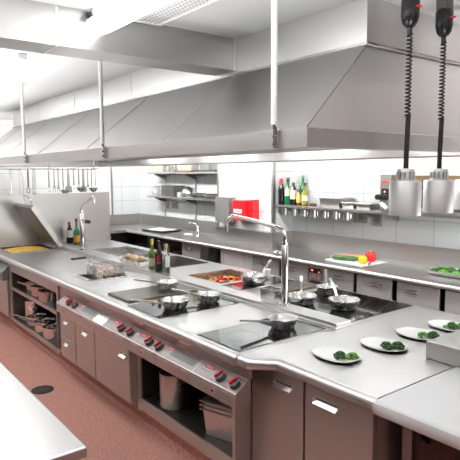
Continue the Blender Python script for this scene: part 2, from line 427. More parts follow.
dy, dz = BY0-HY0, BZ0-HZ1
for x in (-2.95, -4.12, -5.30, -6.5, -7.6):
    MB().loft([[(x-.004, HY0+.002, HZ1), (x+.004, HY0+.002, HZ1), (x+.004, HY0+.002+dy*.98, HZ1+dz*.98), (x-.004, HY0+.002+dy*.98, HZ1+dz*.98)],
               [(x-.003, HY0-.003, HZ1+.003), (x+.003, HY0-.003, HZ1+.003), (x+.003, HY0-.003+dy*.98, HZ1+.003+dz*.98), (x-.003, HY0-.003+dy*.98, HZ1+.003+dz*.98)]]).build('canopy_seam', HOODST, hood)
for x in (-7.0, -5.81, -4.47):
    MB().box(x-.005, BY0-.003, BZ0+.02, x+.005, BY0+.002, ZC-.002).build('plenum_seam', HOODST, hood)
a = Vector((HX1-.003, HY0+.003, HZ1)); b = Vector((BX1+.004, BY0-.004, BZ0-.01))
MB().tube([a, b], .004, 6).build('corner_seam', UTEN, hood)
for k, x in enumerate((-7.2, -5.7, -4.2, -2.7)):
    MB().box(x, 3.34, 2.116, x+.95, 3.44, 2.150, .006).build('light_fitting', WHITE, hood)
    MB().box(x+.02, 3.35, 2.106, x+.93, 3.43, 2.117, .004).build('light_diffuser', HLAMP, hood)
    MB().box(x, 2.56, 2.116, x+.95, 2.68, 2.150, .006).build('light_fitting', WHITE, hood)
    MB().box(x+.02, 2.575, 2.106, x+.93, 2.665, 2.117, .004).build('light_diffuser', HLAMP, hood)
MB().box(-4.62, 1.95, 2.0, -4.45, 2.05, 2.150, .006).build('sensor_box', WHITE, hood)
MB().box(HX0+.02, 1.772, 2.0, HX1-.02, 1.80, 2.03, .003).build('gutter', UTEN, hood)

for i, (x, lab) in enumerate(((-1.893, 'white hanger rod bolted to the hood skirt nearest its right corner'), (-3.78, 'white hanger rod on the hood skirt passing left of the duct'), (-5.65, 'white hanger rod farthest left along the hood skirt'))):
    t = thing('hanger_rod', lab, 'hanger rod', (x, 1.728, 2.0), 0, 'hanger rods of the hood')
    MB().cyl((x, 1.728, 2.105), (x, 1.728, ZC), .015, seg=20).build('sleeve', WHITE, t)
    MB().cyl((x, 1.728, 2.085), (x, 1.728, 2.107), .007, seg=12).build('threaded_end', DARKST, t)
    MB().box(x-.014, 1.732, 1.995, x+.014, 1.7485, 2.095, .003).build('strap', CHROME, t)
    for z in (2.015, 2.05): MB().cyl((x, 1.7485, z), (x, 1.722, z), .006, seg=12).build('bolt', DARKST, t)
    MB().lathe([(0, 0), (.03, 0), (.028, -.012), (.0, -.014)], (x, 1.728, ZC)).build('ceiling_rose', WHITE, t)

# ------------------------------------------------------------------ heat lamps
def coil(n, z0, z1, r, pitch):
    pts = []; tot = (z0-z1)/pitch; steps = int(tot*10)
    for k in range(steps+1):
        a = 2*math.pi*k/10; z = z0-(z0-z1)*k/steps
        pts.append((r*math.cos(a), r*math.sin(a), z))
    return pts
lamp = thing('heat_lamp', 'aluminium heat lamp hung left of its two neighbours by the hood corner', 'heat lamp', (-1.60, 2.35, 1.665), 0, 'heat lamps over the pass')
o = MB().lathe([(.074, 0), (.078, 0), (.078, .165), (.074, .172), (.046, .172), (.040, .166), (.074, .16), (.074, 0)], seg=40).build('shade', ALU, lamp, False)
m = MB().lathe([(.043, .172), (.0445, .174), (.0445, .222), (.040, .232), (0, .234)], seg=36).build('cap', ALU, lamp, False)
s = MB()
for k in range(12):
    a = 2*math.pi*k/12; e = Euler((0, 0, a))
    c = Vector((.0445*math.cos(a), .0445*math.sin(a), .2))
    s.box(c.x-.002, c.y-.003, .183, c.x+.002, c.y+.003, .217, rot=e)
s.build('cap_slots', ALUDISP, m, False)
MB().tube([(0, 0, .23), (0, 0, .30), (.004, 0, .45), (.004, .003, .50)], .0125, 12).build('cord_sheath', BLACKM, lamp, False)
MB().tube(coil(0, .885, .49, .0125, .018), .0043, 6).build('coiled_cord', BLACK, lamp, False)
MB().cyl((0, 0, .88), (0, 0, .93), .012, seg=16).build('cord_grip', BLACK, lamp, False)
mt = MB().lathe([(0, .915), (.022, .917), (.036, .935), (.043, .965), (.044, 1.04), (.038, 1.05), (0, 1.05)], seg=32).build('rise_and_fall_mount', BLACK, lamp, False)
MB().box(-.03, -.03, 1.05, .03, .03, 1.124).build('mount_bracket', DARKST, lamp, False)
MB().box(.030, -.03, 1.00, .0475, .02, 1.008, .002, rot=Euler((0, 0, -.8))).build('red_switch', REDK, mt, False)
MB().lathe([(.0, .02), (.03, .02), (.035, .06), (.02, .10), (0, .11)], seg=20).build('bulb', WHITE, lamp, False)
dup(lamp, (-1.60, 2.65, 1.665), 0, 'aluminium heat lamp in the middle of the three over the pass')
dup(lamp, (-1.60, 2.965, 1.665), 0, 'aluminium heat lamp cut off by the right edge of view')

# ------------------------------------------------------------------ cooking island : worktops
YF0, YM, YM2, YR = 1.745, 2.535, 2.685, 3.46
ZT = .90; TH = .05
def nose(mb, x0, x1, y, z1=ZT, h=.055, d=.05, sgn=1):
    q = .036
    pr = [(y+sgn*d, z1)] + [(y+sgn*(q-q*math.sin(t_)), z1-q+q*math.cos(t_)) for t_ in [math.pi/2*k/7 for k in range(8)]] + [(y, z1-h+.006), (y+sgn*.005, z1-h), (y+sgn*d, z1-h)]
    mb.prism(pr, x0, x1, 'x'); mb.wn = True
# holes : tilting pan, fryer well
PANH = (-7.56, 1.90, -6.92, 2.48)
FRY = (-4.96, 1.98, -4.64, 2.34)
m = MB().slab(-7.63, YF0+.045, -2.222, YM, ZT-TH, ZT, [PANH, FRY]); nose(m, -7.63, -2.222, YF0)
tag(m.build('front_worktop', STEEL), 'stainless front worktop of the island with a bright rounded edge', 'worktop')
SINK = (-6.62, 2.84, -5.55, 3.33); SINK2 = (-5.45, 2.90, -4.775, 3.40); STEW = (-4.31, 2.82, -3.79, 3.33)
m = MB().slab(-7.63, YM2, -2.204, YR, ZT-TH, ZT, [SINK, SINK2, STEW])
tag(m.build('rear_worktop', STEEL), 'stainless rear worktop of the island behind the centre rail', 'worktop')
m = MB()
poly = [(-2.218, YF0+.006), (-2.126, YF0+.006), (-2.014, 1.861), (-1.394, 1.861), (-1.394, YR), (-2.20, YR), (-2.20, YM), (-2.218, YM)]
q = .036
def wing(ins, z): return [(x, y+(ins if y < 1.9 else 0), z) for x, y in poly]
m.loft([wing(.006, ZT-.055), wing(0, ZT-.049)] + [wing(q-q*math.cos(t_), ZT-q+q*math.sin(t_)) for t_ in [math.pi/2*k/8 for k in range(9)]]); m.wn = True
tag(m.build('serving_worktop', STEEL), 'stainless worktop with chamfered corner at the island end holding the white plates', 'worktop')
m = MB().box(-7.0, YM-.012, ZT, -2.19, YM2+.002, ZT+.014, .004).box(-7.0, YM+.006, ZT+.012, -2.20, YM2, ZT+.036, .005)
tag(m.build('centre_rail', STEEL), 'raised stainless rail along the middle of the island worktop', 'rail')
m = MB().box(-7.665, 1.72, ZT+.001, -7.632, 3.575, 1.607, .004).box(-7.632, 2.70, ZT+.001, -7.615, 3.575, ZT+.02)
m.box(-7.70, 1.72, .0, -7.635, 3.575, ZT)
tag(m.build('end_splash_panel', BACKST), 'tall stainless splash panel standing at the far left island end', 'splash panel')

# tilting pan with grain and lid
t = thing('tilting_pan', 'open tilting pan with raised lid before the splash panel', 'tilting pan', (-7.24, 2.2, .15))
MB().well(PANH[0], PANH[1], PANH[2], PANH[3], ZT, .76, .006, .03, .006).build('pan_well', DARKST, t)
MB().slab(-7.60, 1.86, -6.88, 2.52, ZT+.006, ZT+.012, [PANH]).build('pan_rim', PANST, t)
MB().box(-7.61, 1.80, .17, -6.66, 2.9, .755).box(-7.61, 1.76, .17, -6.66, 1.80, .62, .004).build('body', STEELX, t, smooth=False)
MB().prism([(1.83, .83), (1.71, .72), (1.71, .62), (1.83, .62)], -7.61, -6.66, 'x').build('control_fascia', DISPLAY, t, smooth=False)
th = R(57); lidroot = Vector((0, 2.505, .925))
def lidpt(x, d, h): # d along lid from hinge, h above lid top side
    return (x, 2.505 - d*math.cos(th) + h*math.sin(th), .925 + d*math.sin(th) + h*math.cos(th))
def lidbox(mb, x0, x1, d0, d1, h0, h1):
    mb.loft([[lidpt(x0, d0, h0), lidpt(x1, d0, h0), lidpt(x1, d1, h0), lidpt(x0, d1, h0)], [lidpt(x0, d0, h1), lidpt(x1, d0, h1), lidpt(x1, d1, h1), lidpt(x0, d1, h1)]]); return mb
m = MB(); lidbox(m, -7.60, -6.89, 0.0, .64, .02, .055)
for (a, b, c, d) in ((-7.60, -7.575, 0, .64), (-6.915, -6.89, 0, .64), (-7.575, -6.915, 0, .025), (-7.575, -6.915, .615, .64)): lidbox(m, a, b, c, d, -.005, .02)
lid = m.build('lid', BACKST, t, smooth=False)
m = MB(); pts = [lidpt(-7.05, .62, .05), lidpt(-7.05, .66, .085), lidpt(-7.07, .74, .09), lidpt(-7.16, .77, .09), lidpt(-7.25, .74, .09), lidpt(-7.27, .66, .085), lidpt(-7.27, .62, .05)]
m.tube(pts, .008, 8).build('lid_handle', CHROME, lid)
for x in (-7.5, -7.0): MB().cyl((x-.06, 2.52, .93), (x+.06, 2.52, .93), .022, seg=16).build('hinge', CHROME, t)
MB().cyl((-7.52, 2.44, .99), (-7.40, 2.44, .99), .018, seg=14).cyl((-7.46, 2.50, .94), (-7.46, 2.44, .99), .012, seg=10).build('hinge_spring', CHROME, t)
k = MB().cyl((-6.76, 1.768, .665), (-6.76, 1.70, .665), .022, seg=20).build('control_knob', BLACK, t)
MB().box(-6.768, 1.694, .645, -6.752, 1.701, .69, .002).build('pointer', REDK, k)
m = MB()
rnd = random.Random(3)
nx, ny = 40, 34
V = [[m.bm.verts.new((PANH[0]+.03+(PANH[2]-PANH[0]-.06)*i/nx, PANH[1]+.03+(PANH[3]-PANH[1]-.06)*j/ny, .868+.045*(math.sin(math.pi*i/nx)*math.sin(math.pi*j/ny))**.5+rnd.uniform(-.005, .005))) for j in range(ny+1)] for i in range(nx+1)]
for i in range(nx):
    for j in range(ny): m.bm.faces.new((V[i][j], V[i+1][j], V[i+1][j+1], V[i][j+1]))
for k in range(420):
    x = rnd.uniform(PANH[0]+.05, PANH[2]-.05); y = rnd.uniform(PANH[1]+.05, PANH[3]-.05)
    u, v = (x-PANH[0]-.03)/(PANH[2]-PANH[0]-.06), (y-PANH[1]-.03)/(PANH[3]-PANH[1]-.06)
    z = .872+.045*(max(0, math.sin(math.pi*u)*math.sin(math.pi*v)))**.5
    m.ell((x, y, z), .016, .006, .006, 1, Euler((0, rnd.uniform(-.4, .4), rnd.uniform(0, 3.1))))
o = m.build('saffron_rice', RICE); tag(o, 'yellow rice filling the open tilting pan', 'rice', None, 'stuff')

# fryer well and basket
t = thing('deep_fryer', 'deep fryer well with pale rim set into the front worktop', 'fryer', (-4.8, 2.16, .6))
MB().well(*FRY, ZT, .62, .004, .02, .004).build('fryer_tank', DARKST, t)
MB().slab(FRY[0]-.055, FRY[1]-.055, FRY[2]+.055, FRY[3]+.055, ZT+.0005, ZT+.011, [(FRY[0]-.004, FRY[1]-.004, FRY[2]+.004, FRY[3]+.004)]).build('rim', PANST, t)
b = thing('fryer_basket', 'wire fryer basket with black grip resting in the fryer well', 'basket', (-4.83, 2.15, .87))
bx0, by0, bx1, by1, bz0, bz1 = -4.94, 2.055, -4.70, 2.335, .885, 1.005
m = MB()
for a in ((bx0, by0), (bx1, by0), (bx1, by1), (bx0, by1)): m.cyl((a[0], a[1], bz0), (a[0], a[1], bz1), .003, seg=6)
for z in (bz0, bz1): m.tube([(bx0, by0, z), (bx1, by0, z), (bx1, by1, z), (bx0, by1, z)], .0035, 6, closed=True)
m.build('frame', CHROME, b)
m = MB()
for k in range(1, 20):
    y = by0+(by1-by0)*k/20
    for x in (bx0, bx1): m.cyl((x, y, bz0), (x, y, bz1), .0017, seg=4)
    m.cyl((bx0, y, bz0), (bx1, y, bz0), .0017, seg=4)
for k in range(1, 15):
    x = bx0+(bx1-bx0)*k/15
    for y in (by0, by1): m.cyl((x, y, bz0), (x, y, bz1), .0017, seg=4)
for k in range(1, 8):
    z = bz0+(bz1-bz0)*k/8
    m.tube([(bx0, by0, z), (bx1, by0, z), (bx1, by1, z), (bx0, by1, z)], .0017, 4, closed=True)
m.build('mesh', WIREM, b)
h = MB().tube([(-4.85, by0, .97), (-4.85, by0-.01, 1.0), (-4.85, by0-.03, 1.075), (-4.85, by0-.05, 1.085)], .004, 6).tube([(-4.79, by0, .97), (-4.79, by0-.01, 1.0), (-4.82, by0-.03, 1.075), (-4.84, by0-.05, 1.085)], .004, 6).build('handle_wire', CHROME, b)
MB().box(-4.862, by0-.19, 1.079, -4.834, by0-.045, 1.101, .006).build('grip', BLACK, h)
m = MB(); rnd = random.Random(5)
for k in range(150):
    c = (rnd.uniform(bx0+.03, bx1-.03), rnd.uniform(by0+.03, by1-.035), 0)
    g = max(0, math.sin(3.1*(c[1]-by0)/(by1-by0)))*(.6+.4*math.sin(19*c[1]+8*c[0]))
    m.ell((c[0], c[1], bz0+.02+rnd.uniform(.01, .075)*g+.004), .021*rnd.uniform(.7, 1.2), .014, .012, 1, Euler((rnd.uniform(-1, 1), rnd.uniform(-1, 1), rnd.uniform(0, 3))), .15, rnd)
tag(m.build('fried_potato_shreds', FRIED), 'brown fried potato shreds heaped in the wire basket', 'fried food', None, 'stuff')

# hot plate with browned edge + induction hobs + rear griddle
def hotplate(label, x0, y0, x1, y1):
    t = thing('hot_plate', label, 'hot plate', ((x0+x1)/2, (y0+y1)/2, ZT), 0, 'hot plates of the island')
    MB().box(x0, y0, ZT+.001, x1, y1, ZT+.016, .004).build('plate_edge', BROWNEDGE, t)
    MB().box(x0+.008, y0+.008, ZT+.012, x1-.008, y1-.008, ZT+.019, .003).build('plate_surface', CAST, t)
    return t
hotplate('dark cooking plate with browned edge right of the fryer', -4.02, 1.84, -3.645, 2.48)
t = hotplate('grey brown griddle plate with browned edge behind the chrome tap', -3.42, 2.99, -3.13, 3.40)
MB().slab(-3.455, 2.93, -3.08, 3.43, ZT+.0005, ZT+.006, [(-3.425, 2.985, -3.125, 3.405)]).build('frame', PANST, t)
def hob(label, x0, y0, x1, y1):
    t = thing('induction_hob', label, 'hob', ((x0+x1)/2, (y0+y1)/2, ZT), 0, 'black glass hobs')
    MB().box(x0, y0, ZT+.0005, x1, y1, ZT+.004, .0015).build('glass', BLACKGLASS, t)
    for yy in ((y0+(y1-y0)*.27), (y0+(y1-y0)*.75)):
        MB().lathe([(.103, 0), (.1045, 0), (.1045, .0003), (.103, .0003), (.103, 0)], ((x0+x1)/2, yy, ZT+.0041), 48).build('zone_ring', KNOBM, t)
    return t
hob('black glass hob behind the red knobs with two pans', -3.585, 1.80, -3.12, 2.50)
hob('black glass hob by the chamfered corner with a single pan', -2.66, 1.80, -2.25, 2.50)
hob('large black glass rear hob carrying three pans', -3.05, 2.72, -2.25, 3.44)
t = thing('induction_hob', 'narrow black glass rear hob under the bowl right of the stew pan', 'hob', (-3.66, 3.08, ZT), 0, 'black glass hobs')
MB().box(-3.73, 2.78, ZT+.0005, -3.465, 3.42, ZT+.004, .0015).build('glass', BLACKGLASS, t)

# rear sinks and stew pan
t = thing('sink', 'shallow stainless sink at the far left of the rear worktop', 'sink', (-6.1, 3.08, .74))
MB().well(*SINK, ZT, .78, .003, .012, .002).build('basin', PANST, t)
MB().box(-5.92, SINK[1]+.005, .79, -5.90, SINK[3]-.005, .893, .003).build('divider', PANST, t)
t = thing('sink', 'dark empty stainless well behind the three bottles', 'sink', (-5.1, 3.15, .70))
MB().well(*SINK2, ZT, .72, .003, .012, .002).build('basin', BACKST, t)
MB().lathe([(0, .0), (.03, 0), (.03, .004), (0, .004)], (-5.1, 3.15, .7205)).build('plug', CHROME, t)
t = thing('food_pan', 'sunken stainless pan in the rear worktop holding vegetable stew', 'food pan', (-4.05, 3.07, .70))
MB().well(*STEW, ZT, .76, .003, .010, .002).build('tray', PANST, t)
m = MB(); rnd = random.Random(11)
for k in range(330):
    m.mat(rnd.choices((0, 1, 2, 3), (6, 2.6, 1.4, .9))[0])
    x = rnd.uniform(STEW[0]+.04, STEW[2]-.04); y = rnd.uniform(STEW[1]+.04, STEW[3]-.04)
    u = (x-STEW[0])/(STEW[2]-STEW[0]); v = (y-STEW[1])/(STEW[3]-STEW[1])
    g = math.sin(math.pi*u)*math.sin(math.pi*v)
    m.ell((x, y, .80+.075*g+rnd.uniform(-.01, .012)), rnd.uniform(.022, .040), .016, .009, 1, Euler((rnd.uniform(-.6, .6), rnd.uniform(-.6, .6), rnd.uniform(0, 3.1))))
tag(m.build('pepper_stew', [PEPR, PEPY, PEPG, CREAM]), 'red yellow and green pepper pieces in the sunken pan', 'stew', None, 'stuff')
t = thing('container', 'small white tub at the back corner of the stew pan', 'tub', (-3.83, 3.38, ZT))
MB().lathe([(0, 0), (.028, 0), (.034, .055), (.032, .055), (.026, .004), (0, .004)], (-3.82, 3.40, ZT+.001), 24).build('tub_body', PORCELAIN, t)
MB().lathe([(0, .0), (.035, 0), (.035, .006), (0, .008)], (-3.82, 3.40, ZT+.056), 24).build('lid', PORCELAIN, t)

# ------------------------------------------------------------------ pans
def pan(label, x, y, z, r, h, dirv, rise=.05, L=.24, group='steel pans on the hobs', grip=False):
    t = thing('saute_pan', label, 'pan', (x, y, z), math.atan2(dirv[1], dirv[0]), group)
    rb = r*.76
    MB().lathe([(0, 0), (rb*.95, 0), (rb, .003), (rb*1.04, .010), (r*.93, h*.55), (r*.99, h*.97), (r*1.02, h), (r*1.0, h+.001), (r*.965, h*.95), (r*.90, h*.52), (rb*.98, .012), (rb*.9, .006), (0, .006)], seg=44).build('bowl', PANST, t, False)
    q = MB().loft([[(r*.93+a, s*w, z0+e*.006) for s, e in ((-1, -1), (1, -1), (1, 1), (-1, 1))] for a, w, z0 in ((0, .011, h*.74), (.03, .009, h*.78), (L*.35, .009, h*.78+rise*.35), (L*.75, .011, h*.78+rise*.8), (L*.97, .012, h*.78+rise), (L, .007, h*.78+rise))])
    hd = q.build('handle', HANDLE, t, False)
    MB().ell((r*.97, .007, h*.74), .006, .004, .004, 1).ell((r*.97, -.007, h*.74), .006, .004, .004, 1).build('rivets', CHROME, hd, False)
    return t
zh = ZT+.0045
pan('steel pan on the front hob, handle towards the aisle, nearest the worktop edge', -3.29, 2.03, zh, .102, .065, (-.25, -1), .04, .23)
pan('steel pan farther back on the front hob, handle pointing left', -3.29, 2.335, zh, .094, .065, (-.8, -.6), .03, .22)
pan('steel pan standing on the browned cooking plate', -3.84, 2.31, ZT+.0195, .093, .06, (-.75, -.65), .02, .22)
pan('single steel pan on the hob by the chamfered corner', -2.435, 2.30, zh, .096, .066, (-.18, -1), .035, .22)
pan('round steel bowl pan beside the stew on the narrow rear hob', -3.58, 3.03, ZT+.0045, .120, .085, (-.25, .95), .11, .165)
pan('steel pan on the rear hob directly right of the chrome tap', -2.80, 2.84, zh, .112, .066, (-.72, .70), .10, .18)
pan('smaller steel pan at the far edge of the rear hob', -2.91, 3.24, zh, .088, .062, (-.70, .70), .10, .18)
pan('largest steel pan on the rear hob at the rail end', -2.50, 2.965, zh, .112, .072, (-.9, .45), .11, .18)

# things on the centre rail
zr = ZT+.037
t = thing('food_pan', 'small deep steel food pan on the rail beside the chrome tap', 'food pan', (-2.90, 2.63, zr), 0)
x0, y0, x1, y1 = -2.975, 2.575, -2.815, 2.68
m = MB().loft([rect(x0+.008, y0+.006, x1-.008, y1-.006, zr), rect(x0, y0, x1, y1, zr+.095), rect(x0-.012, y0-.010, x1+.012, y1+.010, zr+.097), rect(x0-.012, y0-.010, x1+.012, y1+.010, zr+.101), rect(x0+.003, y0+.003, x1-.003, y1-.003, zr+.1), rect(x0+.012, y0+.01, x1-.012, y1-.01, zr+.004)]); m.build('pan_body', PANST, t)
t = thing('food_tray', 'steel tray of golden rolls on the rail left of the bottles', 'tray', (-5.03, 2.61, zr), 0)
x0, y0, x1, y1 = -5.24, 2.545, -4.80, 2.675
m = MB().loft([rect(x0+.02, y0+.012, x1-.02, y1-.012, zr), rect(x0, y0, x1, y1, zr+.05), rect(x0-.015, y0-.015, x1+.015, y1+.015, zr+.052), rect(x0-.015, y0-.015, x1+.015, y1+.015, zr+.056), rect(x0+.004, y0+.004, x1-.004, y1-.004, zr+.055), rect(x0+.024, y0+.016, x1-.024, y1-.016, zr+.004)]); m.build('tray_body', PANST, t)
for k in range(6):
    x = -5.185+.062*k; r = random.Random(k)
    tag(MB().ell((x, 2.61+r.uniform(-.012, .012), zr+.056+(.014 if k % 2 else 0)), .042, .038, .034, 3, Euler((0, 0, r.uniform(0, 3))), .03, r).build('bread_roll', BREAD), 'golden roll heaped in the steel tray left of the bottles', 'bread roll', 'golden rolls in the tray')

def bottle(name, label, x, y, z, r, H, neck, glass, cap, capmat, labelmat=None, lz=(.3, .6), shoulder=.62, group=None, extra=None, ang=None):
    t = thing(name, label, 'bottle', (x, y, z), 0, group)
    s = H*shoulder
    MB().lathe([(0, .004), (r*.7, 0), (r*.95, .002), (r, .01), (r, s*.94), (r*.93, s*1.0), (r*.6, s*1.12), (neck*1.15, s*1.24), (neck, s*1.32), (neck, H-.012), (neck*1.2, H-.011), (neck*1.2, H-.002), (0, H-.001)], seg=28).build('glass_body', glass, t, False)
    MB().lathe([(0, H+.006), (neck*1.12, H+.006), (neck*1.22, H+.002), (neck*1.22, H-cap), (0, H-cap)], seg=20).build('cap', capmat, t, False)
    if labelmat:
        a = ang if ang is not None else math.atan2(-y, -x)
        MB().lathe([(r*1.003, lz[0]*H), (r*1.025, lz[0]*H), (r*1.025, lz[1]*H), (r*1.003, lz[1]*H), (r*1.003, lz[0]*H)], (0, 0, 0), 18, a-1.15, a+1.15).build('paper_label', labelmat, t, False)
    return t
bottle('wine_bottle', 'olive green wine bottle with cream label on the centre rail', -4.64, 2.61, zr, .037, .295, .0135, G_GREEN, .05, YCAP, CREAM, (.12, .40), .58)
t = bottle('wine_bottle', 'dark wine bottle with red emblem label on the centre rail', -4.505, 2.605, zr, .038, .295, .014, G_DARK, .06, G_DARK, BLACKSHADE, (.06, .58), .60)
a = math.atan2(-2.605, 4.505)
m = MB(); ra = .0392
# red arch-shaped emblem and a small white line wrapped on the label
def patch(mb, a0, a1, z0, z1, r): mb.lathe([(r, z0), (r+.0005, z0), (r+.0005, z1), (r, z1), (r, z0)], (0, 0, 0), 4, a0, a1)
patch(m, a-.42, a-.12, .095, .150, ra); patch(m, a+.12, a+.42, .095, .150, ra); patch(m, a-.30, a+.30, .145, .160, ra); patch(m, a-.12, a-.05, .11, .14, ra); patch(m, a+.05, a+.12, .11, .14, ra); patch(m, a-.30, a+.30, .070, .075, ra)
m.build('label_emblem', REDK, t, False)
m = MB(); patch(m, a-.5, a+.5, .084, .089, ra); m.build('label_line', LABELW, t, False)
t = bottle('wine_bottle', 'clear bottle of pale oil with white label on the centre rail', -4.375, 2.61, zr, .034, .275, .016, G_CLEAR, .03, CORK, LABELW, (.22, .62), .66, ang=a+.9)
MB().lathe([(0, .008), (.030, .008), (.030, .13), (0, .13)], seg=24).build('oil', LIQ, t, False)

def column_tap(label, x, y, z, hcol, pts, rc=.019, ra=.014, lever=None, knob=None):
    t = thing('column_tap', label, 'tap', (x, y, z), 0, 'column taps on the rail')
    MB().lathe([(0, 0), (rc*1.45, 0), (rc*1.4, .012), (rc, .018), (rc, hcol), (rc*.85, hcol+.006), (rc*.62, hcol+.012), (rc*.62, hcol+.03), (0, hcol+.03)], seg=28).build('column', CHROME, t, False)
    MB().lathe([(rc*.66, hcol+.008), (rc*.92, hcol+.010), (rc*.92, hcol+.018), (rc*.66, hcol+.02)], seg=24).build('swivel_collar', CHROME, t, False)
    MB().tube(pts, ra, 14).build('spout', CHROME, t, False)
    if lever:
        v = MB().cyl((0, 0, lever[0]), (lever[1]*.6, lever[2]*.6, lever[0]), .017, seg=18).cyl((lever[1]*.6, lever[2]*.6, lever[0]), (lever[1], lever[2], lever[0]), .022, .02, seg=18).build('valve', CHROME, t, False)
        MB().tube([(lever[1]*.9, lever[2]*.9, lever[0]), (lever[1]*.75, lever[2]*.75, lever[0]+.10)], .005, 8).build('lever', CHROME, v, False)
    if knob:
        v = MB().cyl((0, 0, knob[0]), (knob[1]*.6, knob[2]*.6, knob[0]), .020, seg=18).build('valve', CHROME, t, False)
        MB().cyl((knob[1]*.6, knob[2]*.6, knob[0]), (knob[1], knob[2], knob[0]), .024, .022, seg=18).build('knob', BLACK, v, False)
    return t
column_tap('tall chrome column tap with long swan spout among the pans', -2.755, 2.62, zr, .435, [(0, 0, .45), (0, 0, .495), (-.010, 0, .520), (-.035, 0, .540), (-.08, 0, .552), (-.30, 0, .583), (-.54, 0, .606), (-.60, 0, .606), (-.645, 0, .585), (-.672, 0, .545), (-.68, 0, .48)], .0255, .0155, lever=(.365, -.10, -.005))
column_tap('chrome column tap with angled spout beside the splash panel', -6.42, 2.625, zr, .46, [(0, 0, .47), (0, 0, .52), (.02, 0, .545), (.37, 0, .672), (.395, 0, .66), (.405, 0, .60)], .030, .0145, knob=(.36, .16, .03))
bottle('sauce_bottle', 'dark sauce bottle with red cap standing by the splash panel', -7.45, 2.86, ZT+.001, .048, .30, .017, G_DARK, .04, REDCAP, LABELW, (.28, .62), .62, 'sauce bottles by the splash panel')
bottle('sauce_bottle', 'green bottle with orange label standing by the splash panel', -7.24, 2.88, ZT+.001, .046, .36, .016, G_DGREEN, .04, G_BROWN, ORANGELAB, (.10, .36), .52, 'sauce bottles by the splash panel')
tag(MB().box(-5.86, 3.18, .783, -5.72, 3.26, .84, .008).build('sponge', SPONGE), 'white sponge lying in the far left rear sink', 'sponge')

# ------------------------------------------------------------------ island fronts
FY = 1.728   # face plane of the doors
def pocket_handle(mb_parent, x, z, w=.085, y=FY):
    h = MB().box(x-w/2-.006, y-.004, z-.020, x+w/2+.006, y-.0005, z+.020, .002).build('handle', HANDLE, mb_parent)
    MB().box(x-w/2+.004, y-.0055, z+.004, x+w/2-.004, y-.0035, z+.016, .0005).build('finger_recess', DGREY, h)
    MB().prism([(y-.003, z+.004), (y-.024, z-.014), (y-.022, z-.018), (y-.003, z-.016)], x-w/2, x+w/2, 'x').build('grip_lip', HANDLE, h, smooth=False)
    MB().cyl((x-w/2, y-.002, z), (x-w/2, y-.013, z), .012, .009, 14).build('end_stud', HANDLE, h)
def carcass(t, x0, x1, z0=.17, z1=.60, yb=2.34, open_=True, mat=STEELX):
    m = MB()
    m.box(x0, FY+.022, z0, x0+.02, yb, z1).box(x1-.02, FY+.022, z0, x1, yb, z1).box(x0+.02, yb-.012, z0, x1-.02, yb, z1)
    m.box(x0+.02, FY+.022, z0, x1-.02, yb-.012, z0+.02)
    return m.build('carcass', mat, t, smooth=False)
# upper chassis strip behind the control fascia
tag(MB().box(-6.64, 2.42, .16, -2.235, 3.40, .60).build('rear_range_body', STEELX, smooth=False), 'steel body of the rear half of the range under the worktops', 'range body')
struct(MB().box(-7.63, 1.86, 0, -1.41, 3.36, .15).build('trim_4', FLOOR, smooth=False))
struct(MB().prism([(1.86, 0), (1.835, 0), (1.845, .012), (1.86, .03)], -7.63, -1.41, 'x').build('trim_5', FLOOR, smooth=False))

# open shelf cabinet
t = thing('shelf_cabinet', 'open two level steel shelf cabinet of pots under the worktop left', 'cabinet', (-5.83, 2.05, .15))
for a_, b_ in ((-6.64, -6.57), (-5.055, -5.015)): MB().box(a_, 1.785, .15, b_, 2.40, .845).build('side_frame', STEELX, t, smooth=False)
MB().box(-6.57, 1.79, .74, -5.055, 1.81, .845).build('top_rail', STEELX, t, smooth=False)
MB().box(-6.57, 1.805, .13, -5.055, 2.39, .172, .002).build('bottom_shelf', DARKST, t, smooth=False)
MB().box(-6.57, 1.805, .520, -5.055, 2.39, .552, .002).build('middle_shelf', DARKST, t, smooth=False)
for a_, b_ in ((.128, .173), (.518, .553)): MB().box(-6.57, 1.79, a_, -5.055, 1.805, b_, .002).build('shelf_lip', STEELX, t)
MB().box(-6.565, 1.80, .173, -6.555, 2.38, .74).box(-6.56, 2.376, .173, -5.06, 2.388, .74).build('recess_shade', DARKST, t, smooth=False)  # dark sheets paint the shade around the shelves

# drawers
t = thing('drawer_cabinet', 'narrow steel cabinet of two drawers right of the open shelves', 'cabinet', (-4.82, 2.05, .15))
carcass(t, -4.98, -4.455, z0=.20)
for z0, z1 in ((.412, .604), (.205, .402)):
    d = MB().box(-4.815, FY, z0, -4.462, FY+.02, z1, .003).build('drawer', STEELX, t)
    MB().box(-4.815, FY-.003, z1-.003, -4.462, FY+.02, z1+.004, .001).build('drawer_top_edge', HANDLE, d)
    pocket_handle(d, -4.655, z1-.052)
MB().box(-5.012, 1.80, .20, -4.83, 1.82, .845).build('filler', STEELX, t, smooth=False)
# doors
for x0, x1, lab in ((-4.455, -4.050, 'narrow steel cupboard door between the drawers and the wide door'), (-4.045, -3.437, 'wide steel cupboard door below the first red knobs')):
    t = thing('door_cabinet', lab, 'cabinet', ((x0+x1)/2, 2.05, .15))
    carcass(t, x0, x1, z0=.20)
    d = MB().box(x0+.004, FY, .205, x1-.004, FY+.02, .604, .003).build('cupboard_door', STEELX, t)
    MB().box(x0+.004, FY-.003, .601, x1-.004, FY+.02, .608, .001).build('door_top_edge', HANDLE, d)
    pocket_handle(d, -4.225 if x1-x0 < .5 else -3.53, .552, .10)
